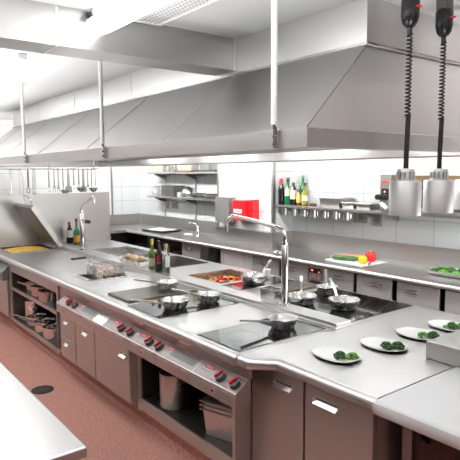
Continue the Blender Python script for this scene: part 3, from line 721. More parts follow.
# open compartment with stock pot
t = thing('open_cabinet', 'open dark compartment holding the stock pot and steel pans', 'cabinet', (-2.85, 2.05, .15))
for a_, b_ in ((-3.43, -3.385), (-2.30, -2.272)): MB().box(a_, 1.785, .15, b_, 2.40, .61).build('side_frame', STEELX, t, smooth=False)
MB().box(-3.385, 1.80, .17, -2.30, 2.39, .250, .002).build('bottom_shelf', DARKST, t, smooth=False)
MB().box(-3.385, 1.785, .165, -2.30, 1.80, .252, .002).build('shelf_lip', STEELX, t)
MB().box(-3.384, 1.80, .251, -3.376, 2.38, .61).box(-3.384, 2.378, .251, -2.301, 2.39, .61).box(-2.309, 1.80, .251, -2.301, 2.38, .61).build('recess_shade', BLACKSHADE, t, smooth=False)  # near-black sheets paint the shade inside the compartment
t = thing('stock_pot', 'tall steel stock pot on the floor of the open compartment', 'pot', (-3.145, 1.925, .252))
r = .104
MB().lathe([(0, 0), (r*.96, 0), (r, .006), (r, .235), (r*1.03, .238), (r*1.03, .244), (r*.97, .244), (r*.96, .01), (0, .008)], seg=44).build('pot_body', POTST, t, False)
for s in (1, -1):
    MB().tube([(s*r*.98, -.04, .19), (s*(r+.035), -.035, .195), (s*(r+.04), 0, .196), (s*(r+.035), .035, .195), (s*r*.98, .04, .19)], .006, 8).build('handle', CHROME, t, False)
gl = ['bottom', 'middle', 'top']
for k in range(3):
    t = thing('food_pan', 'deep steel food pan in the open compartment, %s of the nested stack' % ('outermost and lowest' if k == 0 else 'middle' if k == 1 else 'innermost and topmost'), 'food pan', (-2.555, 1.945, .252+.027*k), R(18), 'nested food pans')
    a_ = .130-.004*k; b_ = .078-.004*k; q = .003*k
    MB().loft([rect(-a_+.014, -b_+.012, a_-.014, b_-.012, q), rect(-a_, -b_, a_, b_, .165), rect(-.148, -.095, .148, .095, .167), rect(-.148, -.095, .148, .095, .173), rect(-a_+.004, -b_+.004, a_-.004, b_-.004, .172), rect(-a_+.018, -b_+.016, a_-.018, b_-.016, q+.003)]).build('pan_body', POTST, t, False)

# pots in the shelf cabinet
def pot(label, x, y, z, r, h, cat='pot', handles='two', lid=False, group='pots in the shelf cabinet', ang=0):
    t = thing('cooking_pot', label, cat, (x, y, z), ang, group)
    MB().lathe([(0, 0), (r*.95, 0), (r, .005), (r, h-.004), (r*1.03, h), (r*.99, h+.002), (r*.96, h-.006), (r*.95, .008), (0, .006)], seg=32).build('pot_body', SHINY, t, False)
    if handles == 'two':
        for s in (1, -1): MB().tube([(s*r*.98, -.03, h*.75), (s*(r+.03), -.026, h*.78), (s*(r+.03), .026, h*.78), (s*r*.98, .03, h*.75)], .005, 6).build('handle', CHROME, t, False)
    else:
        MB().tube([(r*.97, 0, h*.8), (r+.05, 0, h*.86), (r+.2, 0, h+.02)], .008, 8).build('handle', CHROME, t, False)
    if lid:
        l = MB().lathe([(0, h+.022), (r*.5, h+.016), (r*1.01, h+.004), (r*1.01, h+.001), (0, h+.002)], seg=28).build('lid', SHINY, t, False)
        MB().ell((0, 0, h+.03), .014, .014, .009, 2).build('lid_knob', CHROME, l, False)
    return t
pot('tall steel pot at the left end of the bottom shelf', -6.38, 1.98, .173, .105, .235)
pot('steel saucepan next to the tall pot on the bottom shelf', -6.12, 1.93, .173, .105, .10, 'saucepan', 'one', ang=-2.2)
pot('steel saucepan in the middle of the bottom shelf', -5.82, 1.92, .173, .112, .11, 'saucepan', 'one', ang=-2.4)
pot('steel saucepan at the right end of the bottom shelf', -5.52, 1.915, .173, .115, .115, 'saucepan', 'one', ang=-2.6)
pot('lidded steel pot at the back of the bottom shelf', -5.80, 2.22, .173, .12, .17, 'pot', 'two', True)
pot('steel pot with lid at the left of the middle shelf', -6.20, 1.97, .553, .115, .105, 'pot', 'two', True, ang=.6)
pot('steel saucepan with raised handle in the middle of the middle shelf', -5.90, 1.93, .553, .115, .11, 'saucepan', 'one', ang=-2.5)
pot('wide steel saucepan at the right of the middle shelf', -5.58, 1.92, .553, .128, .115, 'saucepan', 'one', ang=2.6)
pot('lidded steel pot behind the wide saucepan on the middle shelf', -5.66, 2.22, .553, .11, .13, 'pot', 'two', True)
pot('lidded steel pot at the back of the middle shelf left', -6.08, 2.24, .553, .11, .13, 'pot', 'two', True)
pot('small steel saucepan between the two back pots', -5.88, 2.20, .553, .085, .14, 'saucepan', 'one', ang=-2.0)

# control panels
PT, PBt = (1.798, .764), (1.703, .706)     # top / bottom of the sloped face (y, z)
sl = Vector((0, PBt[0]-PT[0], PBt[1]-PT[1])).normalized(); nrm = Vector((0, -(PT[1]-PBt[1]), (PT[0]-PBt[0]))).normalized()
def sp(x, d, h):   # point on the slope, d metres down from its top edge, h above it
    return Vector((x, PT[0], PT[1])) + sl*d + nrm*h
SLEN = math.hypot(PT[0]-PBt[0], PT[1]-PBt[1])
def spbox(mb, x0, x1, d0, d1, h0, h1):
    mb.loft([[sp(x0, d0, h0), sp(x1, d0, h0), sp(x1, d1, h0), sp(x0, d1, h0)], [sp(x0, d0, h1), sp(x1, d0, h1), sp(x1, d1, h1), sp(x0, d1, h1)]]); return mb
def control(label, x0, x1, knobs=(), labels=(), screen=None, keyhole=None, foil=True):
    t = thing('knob_console', label, 'control panel', ((x0+x1)/2, 1.75, .60), 0, 'control panels of the range')
    MB().prism([PT, PBt, (1.7025, .700), (1.7025, .632), (1.706, .624), (1.812, .624), (1.812, .764)], x0+.002, x1-.002, 'x').build('casing', STEELX, t, smooth=False)
    if foil:
        spbox(MB(), x0+.008, x1-.008, .006, SLEN-.006, 0, .0012).build('foil', DISPLAY, t, smooth=False)
        m = MB()
        for a, b in ((.012, .0145), (SLEN-.0145, SLEN-.012)): spbox(m, x0+.012, x1-.012, a, b, .0012, .0018)
        for a in (x0+.012, x1-.0145): spbox(m, a, a+.0025, .012, SLEN-.012, .0012, .0018)
        m.build('red_border', REDLINE, t, smooth=False)
    else:
        spbox(MB(), x0+.006, x1-.006, .004, SLEN-.004, 0, .002).build('cover_plate', PANST, t, smooth=False)
    MB().box(x0, 1.800, .765, x1, 1.82, .848).build('upper_strip', STEELX, t, smooth=False)
    if screen:
        spbox(MB(), screen[0], screen[1], .018, .074, .0012, .003).build('screen', DGREY, t, smooth=False)
    for x in labels:
        l = spbox(MB(), x, x+.085, .020, .042, .0014, .0028).build('maker_plate', REDLINE, t, smooth=False)
        m = MB(); 
        for q in range(6): spbox(m, x+.012+.0105*q, x+.019+.0105*q, .027, .035, .0028, .0033)
        m.build('plate_marks', LABELW, l, smooth=False)
        m = MB(); 
        for q in range(7): spbox(m, x-.015+.0125*q, x-.006+.0125*q, .056, .061, .0012, .0022)
        m.build('red_print', REDLINE, t, smooth=False)
    for x in knobs:
        c = sp(x, .062, 0)
        k = MB().cyl(c, c+nrm*.005, .033, seg=28).cyl(c+nrm*.004, c+nrm*.024, .030, .027, seg=28).build('knob', KNOBM, t)
        d2 = (sl*-.8+Vector((1, 0, 0))*.30).normalized(); w = nrm.cross(d2)
        m = MB(); A = c+nrm*.024+Vector((-.012, 0, 0)); 
        m.loft([[A-d2*.022-w*.009, A-d2*.022+w*.009, A+d2*.036+w*.0055, A+d2*.036-w*.0055], [A-d2*.022-w*.008+nrm*.013, A-d2*.022+w*.008+nrm*.013, A+d2*.036+w*.0045+nrm*.010, A+d2*.036-w*.0045+nrm*.010]])
        m.build('pointer', REDK, k)
        for q, dd in ((-.055, .088), (-.05, .038), (.0, .018)): spbox(MB(), x+q, x+q+.009, dd, dd+.009, .0012, .0022).build('red_dot', REDLINE, t, smooth=False)
    if keyhole:
        q = MB().cyl((keyhole, 1.702, .664), (keyhole, 1.6995, .664), .021, seg=24).build('warning_disc', LABELW, t)
        MB().lathe([(.016, -.0005), (.020, -.0005), (.020, .0005), (.016, .0005), (.016, -.0005)], seg=24).build('red_ring', REDK, q, False)
        for c_ in q.children: c_.location = Vector((keyhole, 1.6992, .664))-t.location; c_.rotation_euler = (R(90), 0, 0)
        MB().cyl((keyhole, 1.6995, .664), (keyhole, 1.697, .664), .009, seg=16).build('button', BLACK, q)
    MB().box(x0+.02, 1.7005, .690, x1-.02, 1.7027, .694).build('fascia_line', PANST, t, smooth=False)
    return t
control('leftmost control panel with two red knobs above the drawers', -4.83, -4.04, (-4.60, -4.475), (-4.77, -4.40), (-4.32, -4.08), -4.66)
control('plain steel cover plate between the leftmost knob panels', -4.04, -3.845, foil=False)
control('control panel with two red knobs above the wide cupboard door', -3.845, -3.40, (-3.575, -3.44), (-3.76,), None, None)
control('control panel with two red knobs over the open compartment left end', -3.40, -3.01, (-3.16, -3.03), (-3.34,), None, -3.20)
control('knobless control panel with grey screen over the stock pot', -3.01, -2.592, (), (-2.96,), (-2.88, -2.62), None)
control('rightmost control panel with two red knobs by the chamfered corner', -2.592, -2.165, (-2.35, -2.218), (-2.53,), None, -2.37)
# little recessed label pockets above the panels
for x in (-4.30, -3.42, -2.80, -2.34):
    tag(MB().box(x-.075, 1.797, .800, x+.075, 1.7995, .826, .001).build('name_strip', PANST), 'bright blank strip under the worktop edge above a control panel', 'name strip', 'blank strips under the worktop edge')

# island end : chamfered cheek and serving cabinets
WY = 1.90
t = thing('serving_cabinet', 'steel cabinet at the island end below the chamfered worktop corner', 'cabinet', (-2.05, 2.4, .10))
MB().box(-2.266, WY+.022, .10, -1.853, 3.40, .69).build('carcass', STEELX, t, smooth=False)
d = MB().box(-2.264, WY, .12, -1.857, WY+.02, .832, .003).build('cupboard_door', STEELX, t)
pocket_handle(d, -2.0, .762, .13, WY)
t = thing('serving_cabinet', 'steel cabinet with rightmost door below the white plates', 'cabinet', (-1.63, 2.4, .10))
MB().box(-1.847, WY+.022, .10, -1.42, 3.40, .83).build('carcass', STEELX, t, smooth=False)
d = MB().box(-1.843, WY, .12, -1.424, WY+.02, .832, .003).build('cupboard_door', STEELX, t)
pocket_handle(d, -1.70, .762, .15, WY)

# pass table to the right
PT0 = -1.388
t = thing('pass_table', 'pale serving table with dark wood front joining the island end', 'table', (-.5, 2.3, 0))
m = MB().slab(PT0, 1.885, .6, 3.30, ZT-.045, ZT-.001); m.prism([(1.885, .899), (1.86, .899), (1.848, .892), (1.844, .878), (1.844, .85), (1.85, .842), (1.885, .842)], PT0, .6, 'x')
m.build('table_top', plain('pale_laminate', (.70, .70, .71), .3), t)
MB().box(-1.375, 2.05, .0, -1.325, 2.10, .852).build('corner_post', BACKST, t, smooth=False)
MB().box(-1.325, 2.07, .02, .58, 2.10, .852).build('front_panel', WOODD, t, smooth=False)
MB().box(-1.375, 2.10, .02, -1.34, 3.2, .852).build('side_panel', WOODD, t, smooth=False)
MB().prism([(2.07, .842), (1.93, .842), (1.935, .815), (2.045, .70), (2.07, .69)], -1.268, -1.245, 'x').build('bracket', BLACK, t, smooth=False)
MB().box(-1.245, 1.965, .775, .5, 1.985, .80).build('support_bar', DGREY, t, smooth=False)
m = MB().box(-1.552, 2.50, ZT+.001, -.85, 3.22, ZT+.097, .006, 3)
tag(m.build('warming_plate', BACKST), 'thick stainless warming slab on the worktop at right edge', 'warming slab')

# white plates with broccoli
def plate_mesh():
    m = MB(); n = 56
    def ring(a, b, z):
        pts = []
        for k in range(n):
            t = 2*math.pi*k/n; c, s_ = math.cos(t), math.sin(t); e = .5
            x = a*math.copysign(abs(c)**e, c); y = b*math.copysign(abs(s_)**e, s_)
            y *= 1-.30*(abs(x)/a)**2; x *= 1-.06*(abs(y)/b)**2
            pts.append((x, y, z + .003*(x/a)**2))
        return pts
    return m.loft([ring(.095, .074, 0), ring(.112, .089, .002), ring(.134, .107, .009), ring(.135, .108, .012), ring(.129, .102, .0105), ring(.108, .082, .006), ring(.08, .06, .005)])
def broc_parts(t, s=1, mat=BROC, seed=0):
    """a floret lying on its side: stem along +x, crown bunched round its other end"""
    r = random.Random(seed)
    MB().tube([(.004*s, 0, .014*s), (.028*s, .004*s, .012*s), (.045*s, .006*s, .010*s)], .01*s, 10, radii=[.012*s, .010*s, .009*s]).build('stem', BSTEM, t, False)
    m = MB()
    for k in range(34):
        v = Vector((r.gauss(0, 1), r.gauss(0, 1), abs(r.gauss(0, 1)))).normalized()
        p = Vector((-.010*s+v.x*.024*s, v.y*.030*s, .012*s+v.z*.020*s))
        m.ell(p, .0115*s, .0115*s, .010*s, 1, None, .18, r)
    m.build('crown', mat, t, False)
BP = [((-1.806, 2.130), (-1.776, 2.180)), ((-1.757, 2.46), (-1.721, 2.508)), ((-1.755, 2.79), (-1.713, 2.83)), ((-1.752, 3.09), (-1.715, 3.14))]
b1 = thing('broccoli_floret', 'dark broccoli floret on the leftmost plate nearest the worktop edge', 'broccoli', (BP[0][0][0], BP[0][0][1], .9085), .4, 'broccoli on the plates'); broc_parts(b1, 1.0, BROC, 1)
b2 = thing('broccoli_floret', 'bright green broccoli floret on the leftmost plate', 'broccoli', (BP[0][1][0], BP[0][1][1], .9085), 2.4, 'broccoli on the plates'); broc_parts(b2, .85, BROCL, 2)
p1 = tag(plate_mesh().build('plate', PORCELAIN, None), 'oblong white plate nearest the front, leftmost of the four', 'plate', 'white plates in a row')
p1.location = (-1.862, 2.158, ZT+.001); p1.rotation_euler = (0, 0, R(-2))
PL = [(-1.862, 2.158, -2), (-1.807, 2.495, -2), (-1.80, 2.828, -1), (-1.775, 3.13, -1)]
names = ['', 'second from the front', 'third from the front partly behind the slab', 'farthest from the front']
for k in (1, 2, 3):
    c = p1.copy(); COL.objects.link(c); c.location = (PL[k][0], PL[k][1], ZT+.001); c.rotation_euler = (0, 0, R(PL[k][2])); c['label'] = 'oblong white plate %s of the row' % names[k]
    dup(b2 if k == 2 else b1, (BP[k][0][0], BP[k][0][1], .9085), k*1.3, 'left hand broccoli floret on the plate %s' % names[k])
    dup(b2 if k == 3 else b1, (BP[k][1][0], BP[k][1][1], .9085), k*.7+1, 'right hand broccoli floret on the plate %s' % names[k])

# ------------------------------------------------------------------ foreground table
t = thing('prep_table', 'bright stainless prep table in the near left corner', 'table', (-3.0, .2, 0))
m = MB().box(-4.6, -.35, ZT-.045, -1.786, .722, ZT, .010, 3); m.build('table_top', steel('bright_top_steel', (.60, .597, .594), .36, (60, 2, 60), .01), t)
for x in (-4.5, -1.9):
    for y in (-.26, .64): MB().box(x-.02, y-.02, 0, x+.02, y+.02, ZT-.046).build('leg', STEELX, t)
MB().box(-4.5, -.26, .25, -1.9, .64, .27).build('under_shelf', STEELX, t)
t = thing('floor_drain', 'round black drain cover in the red floor', 'drain', (-4.605, 1.47, 0))
MB().lathe([(0, .001), (.095, .001), (.095, .005), (.085, .006), (0, .006)], (-4.605, 1.47, 0), 36).build('cover', BLACKM, t)
m = MB()
for k in range(-3, 4): m.box(-4.605-.065+abs(k)*.008, 1.47+k*.02-.003, .006, -4.605+.065-abs(k)*.008, 1.47+k*.02+.003, .0075)
m.build('grating', DARKST, t)

# ------------------------------------------------------------------ back counter
CY0, CZ = 4.325, .90
m = MB().slab(-8.60, CY0+.045, -2.0, PY-.02, CZ-.045, CZ); nose(m, -8.60, -2.0, CY0, CZ, .045)
m.slab(-9.485, PY-.02, PX0, YB-.015, CZ-.045, CZ); m.slab(PX1, PY-.02, -2.0, YB-.015, CZ-.045, CZ)
m.slab(-9.485, 2.6, -8.60, PY-.02, CZ-.045, CZ); m.slab(-8.62, 2.6, -8.585, CY0+.05, CZ-.045, CZ)
tag(m.build('back_counter_top', BACKST), 'long stainless counter along the tiled back wall', 'worktop')
m = MB().box(-9.485, YB-.014, CZ+.001, PX0, YB-.002, 1.10, .003).box(PX1+.002, YB-.014, CZ+.001, -2.0, YB-.002, 1.10, .003)
m.box(-9.498, 2.6, CZ+.001, -9.486, YB-.014, 1.10, .003)
m.box(PX0-.013, PY, CZ+.001, PX0-.001, YB-.014, 1.10).box(PX1+.001, PY, CZ+.001, PX1+.013, YB-.014, 1.10)
tag(m.build('backsplash', BACKST), 'stainless backsplash strip along the back counter', 'backsplash')
tag(MB().box(PX0-.012, PY-.035, CZ+.001, PX1+.013, PY-.001, 1.095, .004).build('pier_upstand', BACKST), 'raised stainless upstand below the red box on the wall', 'upstand')
# cabinets under back counter
BY = 4.375
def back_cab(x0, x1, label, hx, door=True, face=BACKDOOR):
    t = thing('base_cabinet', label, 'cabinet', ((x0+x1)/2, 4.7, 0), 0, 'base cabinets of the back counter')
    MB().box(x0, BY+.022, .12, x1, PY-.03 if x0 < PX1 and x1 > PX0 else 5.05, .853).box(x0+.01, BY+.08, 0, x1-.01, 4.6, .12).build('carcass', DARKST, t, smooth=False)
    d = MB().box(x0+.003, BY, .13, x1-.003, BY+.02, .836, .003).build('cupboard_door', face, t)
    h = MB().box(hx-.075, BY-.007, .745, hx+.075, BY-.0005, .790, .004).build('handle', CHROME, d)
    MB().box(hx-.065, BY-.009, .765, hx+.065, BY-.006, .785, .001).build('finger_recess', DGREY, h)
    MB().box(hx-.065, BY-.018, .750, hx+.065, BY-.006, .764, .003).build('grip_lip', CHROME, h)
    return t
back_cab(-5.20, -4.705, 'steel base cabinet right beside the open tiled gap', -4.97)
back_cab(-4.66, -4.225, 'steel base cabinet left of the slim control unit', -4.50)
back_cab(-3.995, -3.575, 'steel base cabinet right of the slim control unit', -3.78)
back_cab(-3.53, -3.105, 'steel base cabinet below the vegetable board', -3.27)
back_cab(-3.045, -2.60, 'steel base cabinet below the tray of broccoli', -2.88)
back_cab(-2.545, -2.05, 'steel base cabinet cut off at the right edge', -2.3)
back_cab(-6.86, -6.38, 'steel base cabinet below the small back tap', -6.68)
t = thing('filler_cabinet', 'plain steel filler panel beside the open tiled gap on its left', 'panel', (-6.27, 4.5, 0)); MB().box(-6.375, BY+.004, .001, -6.175, BY+.22, .852).build('filler', BACKST, t, smooth=False)
t = thing('control_unit', 'slim steel unit with red display among the back cabinets', 'control unit', (-4.11, 4.6, 0))
MB().box(-4.215, BY+.02, .12, -4.005, 5.05, .853).build('carcass', BACKST, t, smooth=False)
MB().box(-4.205, BY, .745, -4.015, BY+.02, .836, .003).build('display_frame', PANST, t)
p = MB().box(-4.195, BY-.003, .765, -4.025, BY+.001, .818).build('display', BLACK, t, smooth=False)
MB().box(-4.165, BY-.005, .785, -4.14, BY-.002, .80).box(-4.06, BY-.005, .775, -4.045, BY-.002, .787).build('indicator', LEDRED, p, smooth=False)
for z0, z1 in ((.60, .735), (.455, .59)):
    d = MB().box(-4.205, BY, z0, -4.015, BY+.02, z1, .003).build('drawer', PANST, t)
    MB().prism([(-4.17, z1-.05), (-4.05, z1-.05), (-4.035, z1-.09), (-4.185, z1-.09)], BY-.018, BY-.001, 'y').build('handle', BLACK, d)
# dark open bay on the left
t = thing('open_bay', 'dark open shelf bay under the far left of the back counter', 'shelf bay', (-7.9, 4.6, 0))
MB().box(-9.45, 4.55, .05, -6.88, 4.56, .853).box(-6.885, BY+.02, .05, -6.87, 4.55, .853).box(-8.98, 2.7, .05, -8.97, 4.55, .853).build('bay_shade', BLACKSHADE, t, smooth=False)  # black sheets put the bay's inner shade into the colour
MB().box(-8.95, 4.40, .44, -6.89, 4.549, .46).build('shelf', DARKST, t, smooth=False)
MB().box(-7.95, 4.39, .05, -7.93, 4.545, .853).build('divider', DARKST, t, smooth=False)
for i, (x, w, h, mt, lab) in enumerate(((-7.42, .30, .26, DARKST, 'dark steel drawer box in the open bay nearest the cabinet'), (-7.12, .22, .20, BLACKSHADE, 'black box in the open bay beside the steel cabinet'), (-8.3, .22, .20, DARKST, 'dark pot box in the open bay toward the corner'))):
    t = thing('storage_box', lab, 'box', (x, 4.47, .461), 0, 'boxes in the open bay')
    MB().box(x-w/2, 4.402, .461, x+w/2, 4.545, .461+h, .006).build('box_body', mt, t)
    MB().box(x-.05, 4.392, .461+h*.6, x+.05, 4.403, .461+h*.72, .003).build('handle', BACKST, t)
for x, lab in ((-5.91, 'black sheet for the shaded gap under the counter'),):
    tag(MB().box(x-.22, BY+.01, 0, x-.10, BY+.03, .854).build('gap_shade', BLACKSHADE, smooth=False), 'black sheet standing for the shade in the gap under the back counter', 'shade sheet')  # thin black sheet set in for the shade of the open gap

# objects on the back counter
t = thing('small_tap', 'small chrome tap bent left on the back counter', 'tap', (-6.97, 4.75, CZ))
MB().lathe([(0, 0), (.04, 0), (.038, .012), (.03, .02), (.028, .10), (.02, .115), (0, .12)], seg=24).build('body', CHROME, t, False)
MB().tube([(0, 0, .09), (-.01, 0, .14), (-.05, -.01, .185), (-.10, -.03, .205), (-.145, -.05, .20), (-.165, -.06, .18)], .013, 12).build('spout', CHROME, t, False)
MB().tube([(0, 0, .115), (.01, .01, .135), (-.01, .01, .165)], .009, 8).build('lever', CHROME, t, False)
tag(MB().box(-7.14, 4.60, CZ+.001, -7.0, 4.68, CZ+.04, .008).build('sponge', SPONGE), 'white sponge beside the small tap on the back counter', 'sponge')
t = thing('serving_tray', 'pale steel tray on the back counter left of the small tap', 'tray', (-8.02, 4.70, CZ), R(4))
m = MB().loft([rect(-.29, -.18, .29, .18, .001), rect(-.33, -.22, .33, .22, .03), rect(-.34, -.23, .34, .23, .032), rect(-.325, -.215, .325, .215, .031), rect(-.28, -.17, .28, .17, .006)]); m.build('tray_body', PANST, t, False)
MB().box(-.18, -.12, .0075, .26, .14, .034, .004, rot=Euler((0, 0, .1))).build('paper_liner', LABELW, t, False)
# board and vegetables
tag(MB().box(-.27, -.20, 0, .27, .20, .022, .006, rot=Euler((0, 0, R(-3)))).build('cutting_board', PE), 'white cutting board on the back counter under the vegetables', 'cutting board')
bd = [o for o in bpy.data.objects if o.name.startswith('cutting_board')][0]; bd.location = (-3.77, 4.65, CZ+.001)
zb = CZ+.0235
t = thing('cucumber', 'long dark green cucumber on the white board', 'cucumber', (-3.83, 4.545, zb), R(20))
pts = [(-.15+.30*k/12, .006*math.sin(k/12*3.1), .028) for k in range(13)]
MB().tube(pts, .026, 14, radii=[.012 if k in (0, 12) else .022 if k in (1, 11) else .0275 for k in range(13)]).build('body', CUC, t, False)
MB().cyl((.148, 0, .028), (.16, 0, .028), .006, .004, 8).build('stalk_end', BSTEM, t, False)
for k, (x, y) in enumerate(((-3.90, 4.625), (-3.90, 4.70))):
    t = thing('carrot', ['orange carrot lying directly behind the cucumber', 'orange carrot farthest behind the cucumber'][k], 'carrot', (x, y, zb), R(22+6*k))
    MB().tube([(-.16+.32*i/10, 0, .023) for i in range(11)], .02, 12, radii=[.008, .013, .015, .017, .018, .019, .020, .021, .021, .019, .010]).build('root', CARROT, t, False)
    MB().cyl((.155, 0, .023), (.175, 0, .025), .006, .004, 8).build('stalk_end', BSTEM, t, False)
def pepper(label, x, y, r, mat):
    t = thing('bell_pepper', label, 'pepper', (x, y, zb), 0, 'bell peppers on the board')
    m = MB(); n = 36; L = []
    for (q, z) in ((.0, .05), (.35, .0), (.7, .05), (.93, .35), (1.0, .8), (.95, 1.25), (.72, 1.6), (.42, 1.66), (.2, 1.55), (.05, 1.5)):
        L.append([(r*max(q, .02)*(1+.09*math.cos(4*a))*math.cos(a), r*max(q, .02)*(1+.09*math.cos(4*a))*math.sin(a), r*z) for a in [2*math.pi*k/n for k in range(n)]])
    m.loft(L).build('body', mat, t, False, angle=80)
    MB().tube([(0, 0, r*1.5), (.003, 0, r*1.75), (-.012, .004, r*2.0)], r*.12, 8).build('stalk', BSTEM, t, False)
pepper('yellow bell pepper in front of the red pepper', -3.585, 4.54, .050, PEPY)
pepper('glossy red bell pepper at the back of the board', -3.625, 4.72, .062, PEPR)
t = thing('kitchen_knife', 'small knife lying on the board beside the yellow pepper', 'knife', (-3.535, 4.60, zb), R(-60))
MB().prism([(-.10, -.012), (.0, -.014), (.0, .012), (-.06, .012)], .001, .003, 'z').build('blade', CHROME, t, False)
MB().box(0, -.011, 0, .09, .011, .016, .004).build('handle', DGREY, t, False)
# broccoli tray
t = thing('food_tray', 'steel tray of broccoli on the back counter at right', 'tray', (-2.72, 4.76, CZ), R(2))
MB().loft([rect(-.16, -.13, .16, .13, .001), rect(-.19, -.16, .19, .16, .04), rect(-.20, -.17, .20, .17, .042), rect(-.20, -.17, .20, .17, .046), rect(-.185, -.155, .185, .155, .045), rect(-.155, -.125, .155, .125, .005)]).build('tray_body', PANST, t, False)
bb = thing('broccoli_floret', 'broccoli floret heaped in the steel tray on the back counter', 'broccoli', (-2.83, 4.70, CZ+.007), 0, 'broccoli in the tray'); broc_parts(bb, 1.35, BROC, 21)
rnd = random.Random(9)
bb2 = thing('broccoli_floret', 'broccoli floret heaped in the steel tray on the back counter', 'broccoli', (-2.73, 4.68, CZ+.007), 0, 'broccoli in the tray'); broc_parts(bb2, 1.3, BROCL, 22)
for k, (dx, dy) in enumerate(((-.06, .01), (.03, .0), (.11, -.07), (-.11, .08), (-.03, .085), (.05, .08), (.12, .01), (.13, .085), (-.13, .015))):
    dup((bb, bb, bb2, bb2, bb, bb, bb, bb2, bb)[k], (-2.72+dx, 4.76+dy, CZ+.007), rnd.uniform(0, 6))

# ------------------------------------------------------------------ wall boxes
t = thing('paper_dispenser', 'grey metal dispenser on the wall left of the red box', 'dispenser', (-6.2, 4.6, 1.2))
MB().box(-6.33, 4.62, 1.19, -6.0, PY-.001, 1.54, .004).build('case', ALUDISP, t)
MB().box(-6.30, 4.63, 1.186, -6.03, 4.70, 1.192).build('slot', BLACKSHADE, t)
MB().cyl((-6.16, 4.621, 1.52), (-6.16, 4.617, 1.52), .01, seg=12).build('lock', CHROME, t)
t = thing('fire_blanket_box', 'bright red fire blanket box on the tiled wall', 'fire blanket box', (-5.62, 4.6, 1.25))
m = MB().box(-5.90, 4.60, 1.23, -5.62, PY-.001, 1.515, .015, 3)
m.build('cover', RED, t)
MB().prism([(-5.63, 1.235), (-5.50, 1.235), (-5.50, 1.525), (-5.63, 1.51)], 4.64, PY-.001, 'y').build('side_flap', RED, t, smooth=False)
l = MB().box(-5.865, 4.597, 1.335, -5.685, 4.5995, 1.39).build('label_plate', LABELW, t, smooth=False)
text('Löschdecke', .033, 'label_text', BLACK, l, (-5.775+5.62, 4.5965-4.6, 1.3625-1.25), (R(90), 0, 0))

# ------------------------------------------------------------------ wall shelves
def wall_shelf(name, label, x0, x1, z, y0=4.78, brackets=(), group='wall shelves'):
    t = thing(name, label, 'shelf', ((x0+x1)/2, 4.95, z-.03), 0, group)
    MB().box(x0, y0, z-.028, x1, YB-.003, z, .003).build('shelf_board', BACKST, t)
    for x in brackets: MB().prism([(YB-.003, z-.028), (y0+.05, z-.028), (y0+.05, z-.045), (YB-.003, z-.13)], x-.012, x+.012, 'x').build('bracket', BACKST, t, smooth=False)
    return t
SU, SLo, SR_ = 1.905, 1.485, 1.468
wall_shelf('wall_shelf', 'upper steel wall shelf left of the pier', -8.70, -6.46, SU, 4.83, (-8.53, -7.53, -6.52))
wall_shelf('wall_shelf', 'lower steel wall shelf left of the pier with trays and plates', -8.72, -6.46, SLo, 4.83, (-8.53, -7.53, -6.52))
wall_shelf('wall_shelf', 'steel wall shelf right of the pier carrying bottles', -5.20, -2.2, SR_, 4.76, (-5.1, -3.80, -3.55))
for x, lab in ((-8.53, 'vertical shelf rail on the back wall nearer the left corner'), (-7.53, 'vertical shelf rail on the back wall midway along the left shelves')):
    tag(MB().box(x-.02, YB-.012, 1.101, x+.02, YB-.0035, 2.3).build('shelf_rail', BACKST, smooth=False), lab, 'shelf rail', 'shelf rails')
def socket(x, z, w, h, lab):
    t = thing('wall_socket', lab, 'socket', (x, YB-.01, z), 0, 'wall sockets')
    MB().box(x-w/2, YB-.014, z-h/2, x+w/2, YB-.001, z+h/2, .003).build('plate', plain('grey_socket', (.42, .42, .41), .4) if 'grey_socket' not in MATS else MATS['grey_socket'], t)
    MB().cyl((x, YB-.0142, z), (x, YB-.0135, z), min(w, h)*.3, seg=18).build('outlet', ALUDISP, t)
socket(-8.46, 1.31, .09, .12, 'grey wall socket under the left shelves, nearer the corner')
socket(-8.20, 1.32, .20, .12, 'grey double wall socket under the left shelves')
socket(-4.05, 1.36, .19, .14, 'grey wall socket below the right shelf at the left bracket')
socket(-3.82, 1.335, .13, .14, 'grey wall socket below the right shelf between the brackets')

# contents, left lower shelf
zl = SLo+.001
def can(label, x, y, z, r, h, group=None):
    t = thing('steel_canister', label, 'canister', (x, y, z), 0, group)
    MB().lathe([(0, 0), (r, 0), (r, h*.9), (r*.97, h*.92)], seg=24).build('body', PANST, t, False)
    MB().lathe([(r*1.03, h*.86), (r*1.03, h*.97), (r*.9, h), (0, h)], seg=24).build('lid', CHROME, t, False)
can('steel canister at the left end of the lower shelf', -8.64, 4.95, zl, .065, .15, 'canisters on the left shelf')
t = thing('storage_container', 'square steel container beside the canister on the lower shelf', 'container', (-8.42, 4.95, zl)); MB().box(-8.50, 4.86, zl, -8.36, 5.03, zl+.18, .008).build('body', PANST, t); MB().box(-8.505, 4.855, zl+.155, -8.355, 5.035, zl+.185, .005).build('lid', BACKST, t)
t = thing('storage_container', 'taller square steel container left of the tray stack', 'container', (-8.28, 4.95, zl)); MB().box(-8.34, 4.86, zl, -8.24, 5.03, zl+.19, .008).build('body', PANST, t); MB().box(-8.345, 4.855, zl+.17, -8.235, 5.035, zl+.195, .005).build('lid', PANST, t)
for k in range(6):
    zz = zl+.032*k
    m = MB().loft([rect(-8.20, 4.83, -7.80, 5.05, zz), rect(-8.215, 4.815, -7.785, 5.065, zz+.026), rect(-8.225, 4.805, -7.775, 5.075, zz+.027), rect(-8.225, 4.805, -7.775, 5.075, zz+.0305), rect(-8.21, 4.82, -7.79, 5.06, zz+.030), rect(-8.195, 4.835, -7.805, 5.045, zz+.004)])
    tag(m.build('steel_tray', BACKST), 'flat steel tray in the stack on the lower left shelf', 'tray', 'stacked steel trays')
